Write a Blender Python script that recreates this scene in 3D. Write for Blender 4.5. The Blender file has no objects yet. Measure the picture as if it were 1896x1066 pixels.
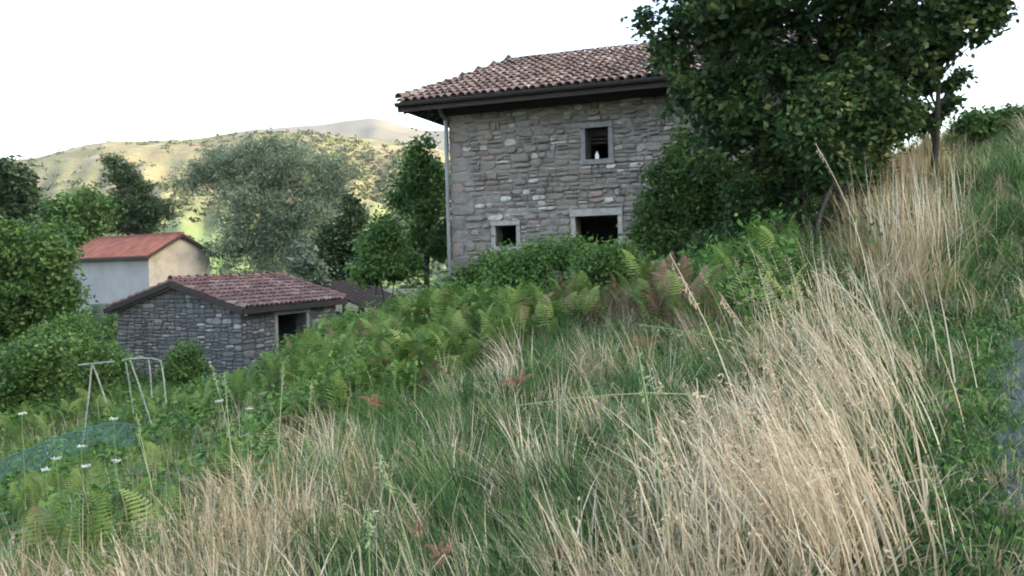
import bpy, math, random
import numpy as np
from mathutils import Matrix, Vector

random.seed(7)
R = np.random.default_rng(11)
scene = bpy.context.scene
COL = scene.collection
rad = math.radians

# ------------------------------------------------------------------ camera
W0, H0, F0, CY0, ROLL = 1896.0, 1066.0, 1488.0, 480.0, rad(1.5)
cam_d = bpy.data.cameras.new('camera')
cam = bpy.data.objects.new('camera', cam_d); COL.objects.link(cam)
cr, sr = math.cos(ROLL), math.sin(ROLL)
RIGHT = np.array([cr, 0, -sr]); UP = np.array([sr, 0, cr]); FWD = np.array([0, 1.0, 0])
M = Matrix(((RIGHT[0], UP[0], -FWD[0]), (RIGHT[1], UP[1], -FWD[1]), (RIGHT[2], UP[2], -FWD[2])))
cam.matrix_world = M.to_4x4()
cam_d.sensor_width = 36.0; cam_d.lens = 36.0 * F0 / W0
cam_d.shift_y = -(H0 / 2 - CY0) / W0
cam_d.clip_start = 0.05; cam_d.clip_end = 6000
scene.camera = cam

# ------------------------------------------------------------------ light
SUN_AZ = math.atan2(0.93, -0.36)      # clockwise from +Y
SUN_EL = rad(15)
sdir = Vector((math.sin(SUN_AZ) * math.cos(SUN_EL), math.cos(SUN_AZ) * math.cos(SUN_EL), math.sin(SUN_EL)))
w = bpy.data.worlds.new('World'); scene.world = w; w.use_nodes = True
nt = w.node_tree
sky = nt.nodes.new('ShaderNodeTexSky'); sky.sky_type = 'NISHITA'; sky.sun_disc = False
sky.sun_elevation = SUN_EL; sky.sun_rotation = SUN_AZ
sky.altitude = 600; sky.air_density = 1.0; sky.dust_density = 4.0; sky.ozone_density = 0.3
bg = nt.nodes['Background']; bg.inputs[1].default_value = 0.15
nt.links.new(sky.outputs[0], bg.inputs[0])
sl = bpy.data.lights.new('sun', 'SUN'); sl.energy = 1.8; sl.angle = rad(0.6); sl.color = (1.0, 0.88, 0.72)
so = bpy.data.objects.new('sun', sl); COL.objects.link(so)
so.rotation_euler = sdir.to_track_quat('Z', 'Y').to_euler()
scene.view_settings.view_transform = 'Standard'; scene.view_settings.look = 'None'
scene.cycles.filter_width = 1.9
scene.view_settings.exposure = 2.5; scene.view_settings.gamma = 1.0

# ------------------------------------------------------------------ picture <-> place
def ray(px, py):
    return RIGHT * ((px - W0 / 2) / F0) + UP * ((CY0 - py) / F0) + FWD
def P(px, py, Y):
    v = ray(px, py); return v * (Y / v[1])
def project(p):
    p = np.asarray(p); x = p @ RIGHT; y = p @ UP; z = np.maximum(p @ FWD, 1e-3)
    return W0 / 2 + F0 * x / z, CY0 - F0 * y / z

# ------------------------------------------------------------------ terrain
CP = np.array([
 (0,0,-1.6),(0,4,-1.55),(1.6,3.2,-1.33),(2.5,4,-1.12),(3.76,6,-.88),(6,6,-.35),(5,10,.05),(10.9,18,2.35),(8,12,1.2),(5.1,12,.55),
 (0,10,-1.4),(0,15,-1.35),(3,17,-.9),(-1.6,20,-1.5),(7.8,17,.9),(5,25,-.6),(-1,27,-1.8),(11,25,2.2),(2,13,-1.0),(2,7,-1.15),
 (-2.4,5.5,-1.98),(-4,4,-2.3),(-6,3,-2.9),(-3.2,10,-2.2),(-3.3,15,-2.0),(-6,18,-3.0),(-5,24,-3),(-5,12,-3.15),(-4.6,8,-3.0),(-8,6,-3.9),(-8,12,-3.8),
 (-12,15,-4.1),(-10,24,-4.0),(-6,32,-3.6),(-14,32,-4),(-20,40,-3.9),(-26,46,-4),(-30,30,-4.4),(-15,8,-4.6),(-25,15,-4.8),
 (-2,2,-1.85),(-3,0,-2.1),(-8,0,-3.4),(0,-5,-1.6),(5,0,-.75),(5,-5,-.8),(12,5,1.3),(12,-5,1.3),
 (20,15,3.9),(20,0,3.7),(20,30,4.2),(30,40,4.5),(0,42,-3),(-10,52,-4.2),(-40,60,-5),(0,75,-5),(40,75,2),(42,0,9),(-42,0,-6),(-42,-20,-6),
 (0,-32,-1),(42,-30,9),(42,25,6)], float)
def tps_fit(c):
    n = len(c); d = np.linalg.norm(c[:, None, :2] - c[None, :, :2], axis=2)
    K = np.where(d > 0, d * d * np.log(np.maximum(d, 1e-9)), 0) + np.eye(n) * 0.4
    Pm = np.c_[np.ones(n), c[:, :2]]; A = np.zeros((n + 3, n + 3))
    A[:n, :n] = K; A[:n, n:] = Pm; A[n:, :n] = Pm.T
    return np.linalg.solve(A, np.r_[c[:, 2], np.zeros(3)])
TW = tps_fit(CP)
def sstep(a, b, x):
    t = np.clip((x - a) / (b - a), 0, 1); return t * t * (3 - 2 * t)
_ph = R.uniform(0, 6.28, (8, 2))
def bump(x, y, s=1.0):
    z = 0
    for i, f in enumerate((.35, .62, 1.1, 1.9)):
        z = z + np.sin(x * f * s + _ph[i, 0] + 1.3 * np.sin(y * f * .7 * s)) * np.sin(y * f * s * .9 + _ph[i, 1]) / (f + .6)
    return z
def ground(x, y):
    x = np.atleast_1d(np.asarray(x, float)); y = np.atleast_1d(np.asarray(y, float))
    cx = np.clip(x, -45, 45); cy = np.clip(y, -34, 80)
    z = np.full(x.shape, TW[-3]) + TW[-2] * cx + TW[-1] * cy
    for i in range(len(CP)):
        d2 = (cx - CP[i, 0]) ** 2 + (cy - CP[i, 1]) ** 2
        z = z + TW[i] * .5 * d2 * np.log(np.maximum(d2, 1e-12))
    z = z + .05 * bump(x, y)
    r = np.hypot(x, y); far = sstep(45, 110, r)
    zf = -6 + 74 * sstep(20, 190, x) * (1 - sstep(60, 230, y))  # unseen rise on the right, added to keep low sun off the near ground
    return z * (1 - far) + zf * far
def gz(x, y): return float(ground(x, y)[0])

# ------------------------------------------------------------------ mesh helpers
def link(name, v, f, mats, parent=None, attr=None, mi=None, smooth=False):
    """v (n,3) array, f list of polygons or (m,k) array"""
    me = bpy.data.meshes.new(name)
    v = np.asarray(v, np.float32)
    if isinstance(f, np.ndarray):
        m, k = f.shape
        me.vertices.add(len(v)); me.vertices.foreach_set('co', v.ravel())
        me.loops.add(m * k); me.loops.foreach_set('vertex_index', f.ravel().astype(np.int32))
        me.polygons.add(m); me.polygons.foreach_set('loop_start', np.arange(0, m * k, k, dtype=np.int32))
        me.polygons.foreach_set('loop_total', np.full(m, k, np.int32))
    else:
        me.from_pydata([tuple(map(float, p)) for p in v], [], [tuple(map(int, q)) for q in f])
    if not isinstance(mats, (list, tuple)): mats = [mats]
    for m_ in mats: me.materials.append(m_)
    if mi is not None: me.polygons.foreach_set('material_index', np.asarray(mi, np.int32))
    me.polygons.foreach_set('use_smooth', np.full(len(me.polygons), smooth))
    if attr is not None:
        a = me.attributes.new('rnd', 'FLOAT', 'POINT'); a.data.foreach_set('value', np.asarray(attr, np.float32))
    me.update(calc_edges=True); me.validate()
    o = bpy.data.objects.new(name, me); COL.objects.link(o)
    if parent is not None: o.parent = parent
    return o
def tag(o, label=None, cat=None, group=None, kind=None):
    if label: o['label'] = label
    if cat: o['category'] = cat
    if group: o['group'] = group
    if kind: o['kind'] = kind
    return o
def empty(name, loc, label, cat, group=None, rz=0):
    o = bpy.data.objects.new(name, None); COL.objects.link(o); o.location = loc; o.rotation_euler = (0, 0, rz)
    o.empty_display_size = .2
    return tag(o, label, cat, group)
class MB:
    def __init__(s): s.v = []; s.f = []; s.m = []
    def add(s, vs, fs, m=0):
        n = len(s.v); s.v += [tuple(map(float, p)) for p in vs]; s.f += [tuple(n + i for i in q) for q in fs]; s.m += [m] * len(fs)
    def box(s, x0, x1, y0, y1, z0, z1, m=0):
        s.add([(x0,y0,z0),(x1,y0,z0),(x1,y1,z0),(x0,y1,z0),(x0,y0,z1),(x1,y0,z1),(x1,y1,z1),(x0,y1,z1)],
              [(0,3,2,1),(4,5,6,7),(0,1,5,4),(1,2,6,5),(2,3,7,6),(3,0,4,7)], m)
    def beam(s, p, q, wd, ht, m=0):
        p = Vector(p); q = Vector(q); d = (q - p).normalized()
        sd = d.cross(Vector((0, 0, 1)));  sd = sd.normalized() if sd.length > 1e-4 else Vector((1, 0, 0))
        u = sd.cross(d)
        vs = [c + sd * (a * wd / 2) + u * (b * ht / 2) for c in (p, q) for a, b in ((-1,-1),(1,-1),(1,1),(-1,1))]
        s.add(vs, [(0,3,2,1),(4,5,6,7),(0,1,5,4),(1,2,6,5),(2,3,7,6),(3,0,4,7)], m)
    def tube(s, pts, rs, n=8, m=0):
        pts = [Vector(p) for p in pts]; base = len(s.v); prev = None
        for i, p in enumerate(pts):
            d = (pts[min(i + 1, len(pts) - 1)] - pts[max(i - 1, 0)]).normalized()
            a = d.cross(Vector((0, 0, 1))) if abs(d.z) < .95 else d.cross(Vector((0, 1, 0)))
            if prev is not None: a = prev - d * prev.dot(d)
            a.normalize(); prev = a; b = d.cross(a); r = rs[i] if hasattr(rs, '__len__') else rs
            for k in range(n):
                t = 2 * math.pi * k / n; q = p + (a * math.cos(t) + b * math.sin(t)) * r
                s.v.append((q.x, q.y, q.z))
        for i in range(len(pts) - 1):
            for k in range(n):
                s.f.append((base + i*n + k, base + i*n + (k+1) % n, base + (i+1)*n + (k+1) % n, base + (i+1)*n + k)); s.m.append(m)
        s.f.append(tuple(base + k for k in range(n))[::-1]); s.m.append(m)
        e = base + (len(pts) - 1) * n; s.f.append(tuple(e + k for k in range(n))); s.m.append(m)
    def build(s, name, mats, parent=None, smooth=False, xf=None):
        v = np.array(s.v) if xf is None else xf(np.array(s.v))
        return link(name, v, s.f, mats, parent, mi=s.m, smooth=smooth)

# ------------------------------------------------------------------ materials
def nodes(name):
    m = bpy.data.materials.new(name); m.use_nodes = True; t = m.node_tree
    return m, t, t.nodes['Principled BSDF']
def N(t, ty, **kw):
    n = t.nodes.new(ty)
    for k, v in kw.items(): setattr(n, k, v)
    return n
def ramp(t, fac, stops):
    r = N(t, 'ShaderNodeValToRGB'); e = r.color_ramp.elements
    while len(e) < len(stops): e.new(.5)
    for i, (p, c) in enumerate(stops): e[i].position = p; e[i].color = (*c, 1)
    t.links.new(fac, r.inputs[0]); return r.outputs[0]
def noise(t, scale, detail=5, rough=.6, vec=None, sc=None):
    n = N(t, 'ShaderNodeTexNoise'); n.inputs['Scale'].default_value = scale; n.inputs['Detail'].default_value = detail
    n.inputs['Roughness'].default_value = rough
    co = N(t, 'ShaderNodeTexCoord').outputs['Object'] if vec is None else vec
    if sc:
        mp = N(t, 'ShaderNodeMapping'); mp.inputs['Scale'].default_value = sc; t.links.new(co, mp.inputs[0]); co = mp.outputs[0]
    t.links.new(co, n.inputs['Vector']); return n.outputs['Fac']
def mix(t, a, b, fac, mode='MIX'):
    m = N(t, 'ShaderNodeMix', data_type='RGBA', blend_type=mode)
    for s, v in ((6, a), (7, b)):
        if isinstance(v, tuple): m.inputs[s].default_value = (*v, 1)
        else: t.links.new(v, m.inputs[s])
    if isinstance(fac, (int, float)): m.inputs[0].default_value = fac
    else: t.links.new(fac, m.inputs[0])
    return m.outputs[2]
def bumpn(t, b, h, st=.4, dist=.02):
    n = N(t, 'ShaderNodeBump'); n.inputs['Strength'].default_value = st; n.inputs['Distance'].default_value = dist
    t.links.new(h, n.inputs['Height']); t.links.new(n.outputs[0], b.inputs['Normal'])
def leafmat(name, stops, trans=.3, rough=.55, tcol=None):
    m, t, b = nodes(name)
    a = N(t, 'ShaderNodeAttribute', attribute_name='rnd')
    c = ramp(t, a.outputs['Fac'], stops)
    t.links.new(c, b.inputs['Base Color']); b.inputs['Roughness'].default_value = rough
    b.inputs['Specular IOR Level'].default_value = .25
    if trans:
        tr = N(t, 'ShaderNodeBsdfTranslucent'); t.links.new(c, tr.inputs[0])
        mx = N(t, 'ShaderNodeMixShader'); mx.inputs[0].default_value = trans
        t.links.new(b.outputs[0], mx.inputs[1]); t.links.new(tr.outputs[0], mx.inputs[2])
        t.links.new(mx.outputs[0], t.nodes['Material Output'].inputs[0])
    return m
def plain(name, c, rough=.7, var=.25, scale=6, sc=None, bst=.3, metal=0):
    m, t, b = nodes(name); n = noise(t, scale, sc=sc)
    d = tuple(x * (1 - var) for x in c); e = tuple(min(1, x * (1 + var)) for x in c)
    t.links.new(ramp(t, n, [(.3, d), (.7, e)]), b.inputs['Base Color']); b.inputs['Roughness'].default_value = rough
    b.inputs['Metallic'].default_value = metal; bumpn(t, b, n, bst); return m
def stonemat(name, stops, dark, stain=(.2, .24, .2), tint=(.2, .2, .2)):
    m, t, b = nodes(name); g = N(t, 'ShaderNodeNewGeometry')
    c = ramp(t, g.outputs['Random Per Island'], stops)
    n1 = noise(t, 9, 8, .7); n2 = noise(t, 1.1, 5, .6); n3 = noise(t, 40, 4, .7)
    c = mix(t, c, dark, ramp(t, n1, [(.36, (.75,)*3), (.52, (0,)*3)]))
    c = mix(t, c, stain, ramp(t, n2, [(.5, (0,)*3), (.68, (.55,)*3)]))
    n4 = noise(t, .55, 4, .6); c = mix(t, c, tint, ramp(t, n4, [(.42, (0,)*3), (.62, (.5,)*3)])); n5 = noise(t, 3.2, 7, .75)
    c = mix(t, c, tuple(x * .35 for x in dark), ramp(t, n5, [(.28, (.85,)*3), (.38, (0,)*3)]))
    c = mix(t, c, (.42, .40, .37), ramp(t, n3, [(.6, (0,)*3), (.75, (.5,)*3)]))
    t.links.new(c, b.inputs['Base Color']); b.inputs['Roughness'].default_value = .92
    ad = N(t, 'ShaderNodeMath', operation='ADD'); t.links.new(n1, ad.inputs[0]); t.links.new(n3, ad.inputs[1])
    bumpn(t, b, ad.outputs[0], .9, .02); return m
MAT = {}
MAT['stone'] = stonemat('house_stone', [(0,(.17,.15,.15)),(.2,(.32,.27,.26)),(.35,(.22,.22,.21)),(.5,(.38,.28,.25)),(.65,(.30,.285,.28)),(.78,(.22,.195,.195)),(.88,(.45,.42,.39)),(1,(.68,.66,.62))], (.13,.125,.12), (.23,.23,.18), (.34,.27,.23))
MAT['mortar'] = plain('mortar', (.25, .23, .205), .95, .6, 3.2, bst=.8)
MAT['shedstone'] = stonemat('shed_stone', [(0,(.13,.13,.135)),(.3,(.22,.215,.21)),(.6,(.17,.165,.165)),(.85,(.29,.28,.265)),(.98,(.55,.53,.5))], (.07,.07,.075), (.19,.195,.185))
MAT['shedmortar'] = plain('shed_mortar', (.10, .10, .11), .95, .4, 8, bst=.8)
MAT['frame'] = plain('window_stone', (.235, .22, .22), .85, .25, 8)
MAT['lintel'] = plain('pale_lintel_stone', (.36, .34, .325), .85, .25, 8)
MAT['wood'] = plain('old_dark_wood', (.045, .036, .033), .9, .5, 10, (1, 1, 8))
MAT['greywood'] = plain('grey_wood', (.25, .23, .22), .9, .4, 10, (1, 1, 8))
MAT['pipe'] = plain('zinc_pipe', (.20, .215, .225), .45, .25, 3, (1, 1, .3), .1, .35)
MAT['black'] = plain('dark_interior', (.03, .027, .03), .95)
MAT['white'] = plain('white_glaze', (.85, .85, .85), .3, .05)
MAT['cream'] = plain('cream_plaster', (.44, .405, .345), .9, .25, 1.2)
MAT['greyplaster'] = plain('grey_plaster', (.37, .36, .365), .9, .12, 1.0)
MAT['bark'] = plain('bark', (.05, .042, .036), .95, .5, 12, (1, 1, .2), 1)
MAT['greybark'] = plain('grey_bark', (.16, .15, .13), .95, .4, 12, (1, 1, .2), 1)
def tilemat(name, stops, lich):
    m, t, b = nodes(name); g = N(t, 'ShaderNodeNewGeometry')
    c = ramp(t, g.outputs['Random Per Island'], stops)
    n1 = noise(t, 14, 6, .7); n2 = noise(t, .9, 5, .65)
    c = mix(t, c, lich, ramp(t, n1, [(.52, (0,)*3), (.66, (.75,)*3)]))
    c = mix(t, c, tuple(x * .45 for x in stops[0][1]), ramp(t, n2, [(.45, (0,)*3), (.7, (.6,)*3)]))
    t.links.new(c, b.inputs['Base Color']); b.inputs['Roughness'].default_value = .9; bumpn(t, b, n1, .5); return m
MAT['tile'] = tilemat('weathered_roof_tile', [(0,(.14,.095,.08)),(.3,(.22,.145,.115)),(.6,(.20,.14,.12)),(.8,(.28,.185,.15)),(1,(.38,.31,.27))], (.36,.33,.31))
MAT['shedtile'] = tilemat('shed_roof_tile', [(0,(.12,.065,.055)),(.4,(.19,.095,.075)),(.8,(.24,.13,.105)),(1,(.31,.24,.21))], (.30,.25,.24))
MAT['redroof'] = plain('red_roof', (.29, .115, .085), .85, .4, 2.2, (1, 1, 1), .2)
MAT['underlay'] = plain('roof_underlay', (.05, .037, .034), .95, .4, 8)
def groundmat():
    m, t, b = nodes('soil_and_thatch'); n1 = noise(t, .5, 6, .65); n2 = noise(t, 9, 8, .75)
    c = ramp(t, n1, [(.3, (.035, .06, .02)), (.5, (.07, .075, .035)), (.62, (.13, .105, .06)), (.8, (.06, .07, .03))])
    c = mix(t, c, (.17, .14, .09), ramp(t, n2, [(.5, (0,)*3), (.7, (.7,)*3)]))
    c = mix(t, c, (.03, .03, .02), ramp(t, n2, [(.3, (.8,)*3), (.45, (0,)*3)]))
    t.links.new(c, b.inputs['Base Color']); b.inputs['Roughness'].default_value = 1; bumpn(t, b, n2, 1, .05); return m
MAT['ground'] = groundmat()
MAT['path'] = plain('path_gravel', (.12, .125, .135), .95, .5, 30, bst=1)
MAT['leafbig'] = leafmat('leaf_big_tree', [(0,(.016,.038,.014)),(.45,(.045,.09,.028)),(.8,(.095,.15,.045)),(.96,(.16,.20,.06)),(1,(.38,.36,.12))], .3)
MAT['leafivy'] = leafmat('leaf_shrub', [(0,(.035,.07,.02)),(.5,(.085,.16,.04)),(1,(.19,.29,.08))], .3)
MAT['leafwillow'] = leafmat('leaf_willow', [(0,(.08,.12,.075)),(.5,(.16,.22,.14)),(1,(.28,.34,.23))], .25)
MAT['leafdark'] = leafmat('leaf_dark', [(0,(.02,.045,.02)),(.5,(.04,.075,.03)),(1,(.08,.12,.05))], .2)
MAT['leafmid'] = leafmat('leaf_mid', [(0,(.035,.085,.022)),(.5,(.09,.175,.045)),(1,(.20,.32,.09))], .3)
MAT['leaflight'] = leafmat('leaf_light', [(0,(.07,.15,.04)),(.5,(.14,.26,.07)),(1,(.26,.40,.13))], .35)
MAT['fern'] = leafmat('bracken_green', [(0,(.04,.09,.02)),(.5,(.13,.22,.045)),(.8,(.27,.37,.10)),(.95,(.34,.36,.15)),(1,(.35,.22,.12))], .35)
MAT['deadfern'] = leafmat('bracken_brown', [(0,(.10,.055,.035)),(.5,(.19,.115,.075)),(1,(.36,.25,.16))], .2)
MAT['rust'] = leafmat('rust_leaf', [(0,(.22,.08,.04)),(1,(.42,.20,.12))], .2)
MAT['dry'] = leafmat('dry_grass', [(0,(.10,.07,.04)),(.12,(.22,.23,.10)),(.35,(.38,.30,.18)),(.65,(.62,.52,.36)),(1,(.90,.82,.66))], .2, .6)
MAT['gold'] = leafmat('golden_grass', [(0,(.16,.12,.05)),(.4,(.38,.27,.13)),(1,(.66,.53,.31))], .2, .6)
MAT['grass'] = leafmat('green_grass', [(0,(.022,.06,.022)),(.4,(.065,.145,.04)),(.72,(.15,.26,.085)),(.9,(.30,.38,.17)),(1,(.56,.5,.32))], .3)
MAT['weed'] = leafmat('weed_leaf', [(0,(.025,.07,.018)),(.5,(.08,.18,.035)),(1,(.21,.36,.08))], .3)
MAT['stalk'] = leafmat('straw_stalk', [(0,(.46,.36,.22)),(.6,(.62,.50,.34)),(1,(.86,.76,.60))], .1)
MAT['greenstalk'] = leafmat('green_stalk', [(0,(.22,.32,.14)),(1,(.45,.52,.30))], .1)
MAT['petal'] = leafmat('white_umbel', [(0,(.6,.62,.55)),(1,(.85,.85,.8))], .2)
def hillmat():
    m, t, b = nodes('dry_hillside'); co = N(t, 'ShaderNodeTexCoord').outputs['Object']
    n1 = noise(t, .012, 8, .65); n2 = noise(t, .07, 6, .7); n3 = noise(t, .03, 6, .7, sc=(1, 1, 4))
    c = ramp(t, n1, [(.3, (.15, .135, .07)), (.45, (.225, .18, .10)), (.6, (.16, .16, .07)), (.75, (.25, .20, .135))])
    c = mix(t, c, (.13, .16, .06), ramp(t, n2, [(.44, (0,)*3), (.60, (.85,)*3)]))
    c = mix(t, c, (.38, .31, .22), ramp(t, n3, [(.56, (0,)*3), (.66, (.7,)*3)]))
    sp = N(t, 'ShaderNodeSeparateXYZ'); t.links.new(co, sp.inputs[0])
    mr = N(t, 'ShaderNodeMapRange'); mr.inputs[1].default_value = 6; mr.inputs[2].default_value = 30
    ad = N(t, 'ShaderNodeMath', operation='MULTIPLY_ADD'); ad.inputs[1].default_value = 24; t.links.new(n1, ad.inputs[0]); t.links.new(sp.outputs[2], ad.inputs[2])
    ad2 = N(t, 'ShaderNodeMath', operation='SUBTRACT'); t.links.new(ad.outputs[0], ad2.inputs[0]); ad2.inputs[1].default_value = 12
    t.links.new(ad2.outputs[0], mr.inputs[0])
    c = mix(t, (.13, .20, .06), c, mr.outputs[0])
    t.links.new(c, b.inputs['Base Color']); b.inputs['Roughness'].default_value = 1; bumpn(t, b, n2, 1, 3); return m
MAT['hill'] = hillmat()
MAT['farhill'] = plain('far_mountain_heath', (.13, .125, .10), 1, .25, .01, bst=0)
MAT['scrub'] = leafmat('scrub', [(0,(.04,.055,.03)),(.5,(.07,.09,.04)),(1,(.13,.15,.06))], 0)

# ------------------------------------------------------------------ ground sheet, path
def axis(lo, hi, n, k=4.2):
    u = np.linspace(-1, 1, n); s = np.sinh(k * u) / math.sinh(k); return np.where(s < 0, -s * lo, s * hi)
def build_ground():
    xs = axis(-1500, 1500, 420, 6.2); ys = axis(-1000, 2600, 420, 6.2) + 6
    X, Y = np.meshgrid(xs, ys); Z = ground(X.ravel(), Y.ravel())
    v = np.c_[X.ravel(), Y.ravel(), Z]; n = len(xs); i, j = np.meshgrid(np.arange(n - 1), np.arange(len(ys) - 1))
    a = (j * n + i).ravel(); f = np.c_[a, a + 1, a + n + 1, a + n]
    tag(link('ground', v, f, MAT['ground'], smooth=True), kind='structure')
build_ground()
def patch_sheet(name, pts, wd, mat, lift=.012):
    v = []; f = []; n = 7
    pts = np.array(pts, float); seg = []
    for a, b in zip(pts[:-1], pts[1:]):
        for t in np.linspace(0, 1, 14, endpoint=False): seg.append(a + (b - a) * t)
    seg.append(pts[-1]); seg = np.array(seg)
    for i, p in enumerate(seg):
        d = seg[min(i + 1, len(seg) - 1)] - seg[max(i - 1, 0)]; d /= np.linalg.norm(d); nn = np.array([d[1], -d[0]])
        for k in range(n):
            q = p + nn * ((k / (n - 1) - .5) * wd * (1 + .12 * math.sin(i * .9 + k)))
            v.append((q[0], q[1], gz(q[0], q[1]) + lift))
    for i in range(len(seg) - 1):
        for k in range(n - 1): f.append((i*n+k, i*n+k+1, (i+1)*n+k+1, (i+1)*n+k))
    tag(link(name, v, f, mat, smooth=True), kind='structure')
def ground_hit(px, py):
    v = ray(px, py); ts = np.linspace(.5, 60, 1500); q = v[None] * ts[:, None]; g = ground(q[:, 0], q[:, 1])
    k = np.argmax(q[:, 2] < g); return (float(q[k, 0]), float(q[k, 1]))
PATH = [(2.0, -2), (2.3, 1), ground_hit(2170, 1066), ground_hit(2060, 860), ground_hit(2005, 740), ground_hit(2000, 640), ground_hit(2070, 560), (13, 12)]
patch_sheet('path', PATH, 1.05, MAT['path'])

# ------------------------------------------------------------------ hills
def interp(tab, x): return np.interp(x, [a for a, b in tab], [b for a, b in tab])
def build_hill(name, crest, r0, r1, mat, zbase, px0, px1, rough, nx=420, nr=70, shape=1.0):
    pxs = np.linspace(px0, px1, nx); v = []
    cy = interp(crest, pxs)
    kx = np.linspace(0, 1, nx)
    for j in range(nr):
        t = j / (nr - 1)
        tt = t if t <= .8 else .8
        for i, px in enumerate(pxs):
            d = ray(px, cy[i]); az = d[0] / d[1]
            rY = r0 + (r1 - r0) * t
            if t <= .8:
                u = t / .8; ztop = d[2] / d[1] * (r0 + (r1 - r0) * .8)
                z = zbase + (ztop - zbase) * (u ** shape)
                z += rough * math.sin(3.14 * u) * (math.sin(px * .021 + 4 * u) + .6 * math.sin(px * .05 + 9 * u + 2) + .35 * math.sin(px * .11 - 14 * u) + .3 * math.sin(px*.02 + 30*u))
            else:
                u = (t - .8) / .2; ztop = d[2] / d[1] * (r0 + (r1 - r0) * .8); z = ztop - (ztop - zbase) * .5 * u * u
            v.append((az * rY, rY, z))
    i, j = np.meshgrid(np.arange(nx - 1), np.arange(nr - 1)); a = (j * nx + i).ravel()
    f = np.c_[a, a + 1, a + nx + 1, a + nx]
    o = tag(link(name, v, f, mat, smooth=True), kind='structure'); return np.array(v).reshape(nr, nx, 3)
crest1 = [(-900,330),(-300,310),(0,297),(60,293),(110,280),(160,267),(200,262),(340,258),(470,244),(560,243),(650,252),(720,262),(800,272),(900,300),(1100,330),(1500,370),(2600,420)]
crest2 = [(-900,330),(0,300),(330,262),(400,250),(470,239),(600,229),(640,222),(690,217),(715,222),(745,233),(785,240),(900,241),(1100,262),(1500,300),(2600,380)]
HV = build_hill('hillside', crest1, 170, 620, MAT['hill'], -8, -900, 2600, 3.0, shape=1.25)
build_hill('mountain', crest2, 600, 1500, MAT['farhill'], -8, -900, 2600, 6.0, nx=300, nr=40)

# ------------------------------------------------------------------ foliage
def leaves(C, size, aspect=.55, droop=.25, flat=.5, rnd=None):
    """folded 4-point leaves at centres C; returns v, f"""
    n = len(C); th = R.uniform(0, 2 * math.pi, n); el = R.normal(-droop, .5, n)
    ax = np.c_[np.cos(th) * np.cos(el), np.sin(th) * np.cos(el), np.sin(el)]
    up = R.normal(0, 1, (n, 3)); up[:, 2] += flat * 2
    sd = np.cross(ax, up); sd /= np.linalg.norm(sd, axis=1)[:, None] + 1e-9
    nr = np.cross(sd, ax)
    s = (size * R.uniform(.6, 1.35, n))[:, None]
    a = C; b = C + ax * s * .45 + sd * s * aspect * .5 - nr * s * .06; c = C + ax * s - nr * s * .12; d = C + ax * s * .45 - sd * s * aspect * .5 - nr * s * .06
    v = np.stack([a, b, c, d], 1).reshape(-1, 3)
    f = np.arange(4 * n).reshape(n, 4)
    return v, f
def crown_points(blobs, n, clump, per, hollow=.45):
    """blobs: (centre, radii). clumps scattered through each ellipsoid, leaves within clumps"""
    nb = []
    for c, r in blobs:
        c = np.asarray(c); r = np.asarray(r); nb.append((c, r * .78))
        for _ in range(7):
            d = R.normal(0, 1, 3); d[2] += .15; d /= np.linalg.norm(d); k = R.uniform(.22, .5)
            nb.append((c + d * r * R.uniform(.6, 1.0), r * k * R.uniform(.8, 1.2, 3)))
    blobs = nb
    vol = np.array([np.prod(b[1]) ** .72 for b in blobs]); cnt = np.maximum(1, (n * vol / vol.sum() / per).astype(int))
    P_ = []; Q = []
    for (c, r), k in zip(blobs, cnt):
        tone = R.uniform(-.22, .22)
        d = R.normal(0, 1, (k, 3)); d /= np.linalg.norm(d, axis=1)[:, None]
        rr = (hollow + (1 - hollow) * R.uniform(0, 1, k) ** .6) * R.uniform(.75, 1.18, k)
        cc = np.asarray(c) + d * rr[:, None] * np.asarray(r)
        cr_ = R.uniform(0, 1, k)
        csz = clump * R.uniform(.55, 1.35, k)
        off = R.normal(0, 1, (k, per, 3)) * np.array([.5, .5, .38]) * csz[:, None, None]
        P_.append((cc[:, None] + off).reshape(-1, 3)); Q.append(np.repeat(cr_ + tone * 1.6, per))
    P_ = np.concatenate(P_); Q = np.concatenate(Q)
    return P_, np.clip(Q * .6 + R.uniform(0, .4, len(Q)), 0, 1)
def crown(parent, blobs, n, clump, per, size, mat, name='crown', aspect=.55, droop=.25, hollow=.45, keep=None):
    Pp, q = crown_points(blobs, n, clump, per, hollow)
    if keep is not None:
        k = keep(Pp); Pp = Pp[k]; q = q[k]
    v, f = leaves(Pp, size, aspect, droop)
    base = np.array(parent.location)
    return link(name, v - base, f, mat, parent, np.repeat(q, 4))
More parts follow.
